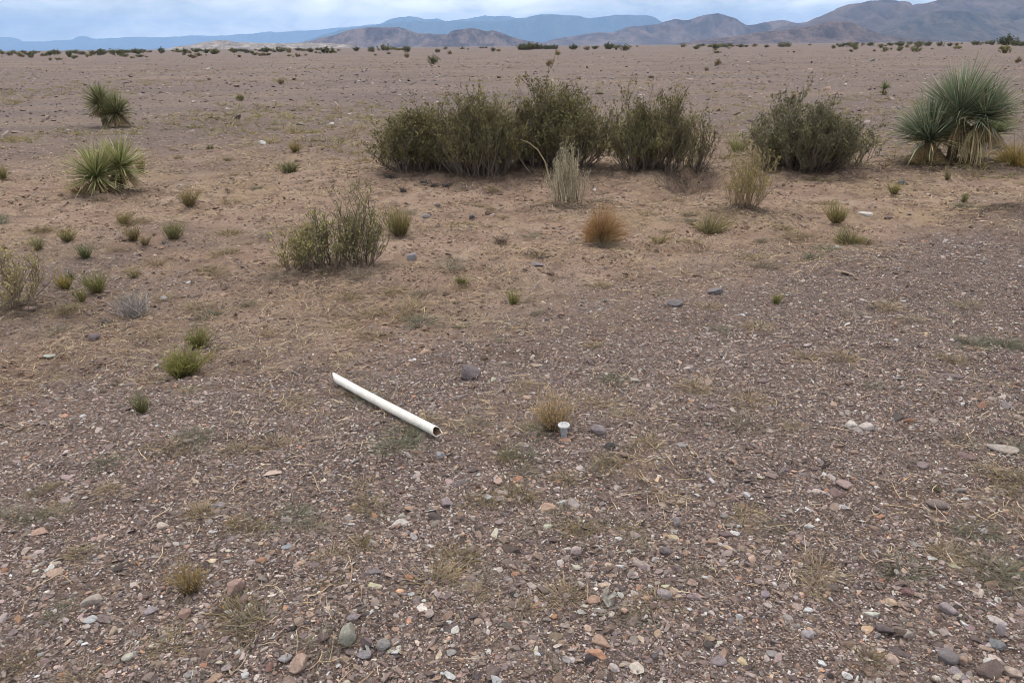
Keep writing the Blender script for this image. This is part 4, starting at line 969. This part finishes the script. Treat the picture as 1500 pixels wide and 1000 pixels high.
hill('hill', 8000, [(790, 64), (815, 56), (840, 52), (860, 49), (875, 47), (893, 48), (905, 46), (918, 40), (930, 38), (950, 37), (965, 35.5), (975, 31), (988, 28), (1000, 30), (1012, 29), (1030, 22.5), (1045, 20), (1052, 19), (1062, 22.5), (1072, 26), (1082, 31), (1092, 36), (1105, 35.5), (1118, 32), (1130, 30), (1150, 29.5), (1160, 32), (1168, 33.5), (1200, 42), (1260, 58)], 62, *brown, 17, depth=2.6, nu=340)
hill('hill', 6800, [(1090, 60), (1130, 44), (1160, 34), (1185, 30), (1200, 24), (1215, 18), (1232, 10), (1245, 6), (1258, 4), (1275, .5), (1290, 0), (1303, 0), (1312, 2), (1320, 6), (1332, 8), (1345, 5), (1358, 3), (1385, -4), (1440, -14), (1520, -20), (1600, -16), (1700, 10), (1800, 55)], 60, (.070, .058, .062), (.145, .110, .100), 19, depth=2.6, nu=380)  # cloud shade is put into the darker colours of these right-hand hills
hill('hill', 5600, [(1255, 60), (1290, 47), (1320, 33), (1345, 24), (1370, 16), (1385, 14), (1410, 16), (1450, 20), (1480, 12), (1530, 6), (1600, 20), (1700, 58)], 60, (.060, .056, .060), (.115, .097, .085), 23, depth=2.8)
hill('hill', 4300, [(1000, 62), (1050, 56), (1085, 52), (1120, 46), (1150, 43), (1170, 41), (1190, 37), (1205, 32), (1220, 30), (1236, 29.5), (1248, 33), (1260, 39), (1278, 46), (1295, 51), (1340, 57), (1400, 60)], 60, (.080, .060, .058), (.145, .106, .096), 29, depth=2.8)
hill('hill', 3600, [(255, 68), (280, 65.5), (300, 61), (315, 59), (330, 58.5), (345, 61), (365, 62), (390, 62.5), (420, 63), (450, 62), (480, 63), (520, 66)], 66, (.23, .195, .17), (.32, .28, .245), 31, depth=4.0, gully=.2)

# ------------------------------------------------------------------ haze
def haze():
    x0, x1, y0, y1, z0, z1 = -38000, 38000, -38000, 38000, -8.0, 1230.0
    V = [(x, y, z) for z in (z0, z1) for y in (y0, y1) for x in (x0, x1)]
    f = [(0, 2, 3, 1), (4, 5, 7, 6), (0, 1, 5, 4), (2, 6, 7, 3), (0, 4, 6, 2), (1, 3, 7, 5)]
    m = bpy.data.materials.new('haze_air'); m.use_nodes = True; nt = m.node_tree
    nt.nodes.remove(nt.nodes['Principled BSDF'])
    pv = nt.nodes.new('ShaderNodeVolumePrincipled'); pv.inputs['Color'].default_value = HAZE_COL
    pv.inputs['Density'].default_value = HAZE_DENS; pv.inputs['Anisotropy'].default_value = .2
    nt.links.new(pv.outputs[0], nt.nodes['Material Output'].inputs['Volume'])
    o = obj('haze', new_mesh('haze', V, f), m); o['kind'] = 'stuff'
HAZE_DENS = 5.0e-5; HAZE_COL = (.38, .62, 1.0, 1)
haze()

# ------------------------------------------------------------------ light and sky
SUN_EL, SUN_AZ = R(68), R(-25)                        # azimuth from +Y, towards -X
SUN_STR, SKY_STR = 3.6, .125
sd = bpy.data.lights.new('sun', 'SUN'); sd.energy = SUN_STR; sd.angle = R(8); sd.color = (1, .90, .76)
so = bpy.data.objects.new('sun', sd); C.objects.link(so)
sdir = Vector((math.sin(SUN_AZ) * math.cos(SUN_EL), math.cos(SUN_AZ) * math.cos(SUN_EL), math.sin(SUN_EL)))
so.rotation_euler = sdir.to_track_quat('Z', 'Y').to_euler(); so.location = (0, 0, 50)
w = bpy.data.worlds.new('World'); scene.world = w; w.use_nodes = True; nt = w.node_tree; nt.nodes.clear()
out = nt.nodes.new('ShaderNodeOutputWorld'); bg = nt.nodes.new('ShaderNodeBackground')
sky = nt.nodes.new('ShaderNodeTexSky'); sky.sky_type = 'NISHITA'; sky.sun_disc = False
sky.sun_elevation = SUN_EL; sky.sun_rotation = SUN_AZ; sky.air_density = 1.0; sky.dust_density = .4; sky.ozone_density = 3.0
tc = nt.nodes.new('ShaderNodeTexCoord')
mp = nt.nodes.new('ShaderNodeMapping'); mp.inputs['Scale'].default_value = (1, 1, 2.8); nt.links.new(tc.outputs['Generated'], mp.inputs['Vector'])
c1 = noise(nt, mp.outputs[0], 6.5, 11, .60, .35)
sp = nt.nodes.new('ShaderNodeSeparateXYZ'); nt.links.new(tc.outputs['Generated'], sp.inputs[0])
cov = ramp(nt, c1.outputs['Fac'], [(.40, (.32,) * 3), (.52, (.6,) * 3), (.63, (1,) * 3)]).outputs['Color']
CLOUD = (37, 36, 35)
n_ = mix(nt, mathn(nt, 'MULTIPLY', cov, .85), sky.outputs[0], CLOUD)
nt.links.new(n_, bg.inputs['Color']); bg.inputs['Strength'].default_value = SKY_STR
nt.links.new(bg.outputs[0], out.inputs['Surface'])

scene.view_settings.view_transform = 'Standard'; scene.view_settings.look = 'None'
scene.view_settings.exposure = -0.93; scene.view_settings.gamma = 1.0
scene.view_settings.use_curve_mapping = False
scene.render.engine = 'CYCLES'
cy = scene.cycles
cy.max_bounces = 5; cy.diffuse_bounces = 3; cy.glossy_bounces = 2; cy.transmission_bounces = 2; cy.transparent_max_bounces = 4; cy.volume_bounces = 2
cy.use_denoising = True; cy.filter_width = .9
cy.sample_clamp_indirect = 4
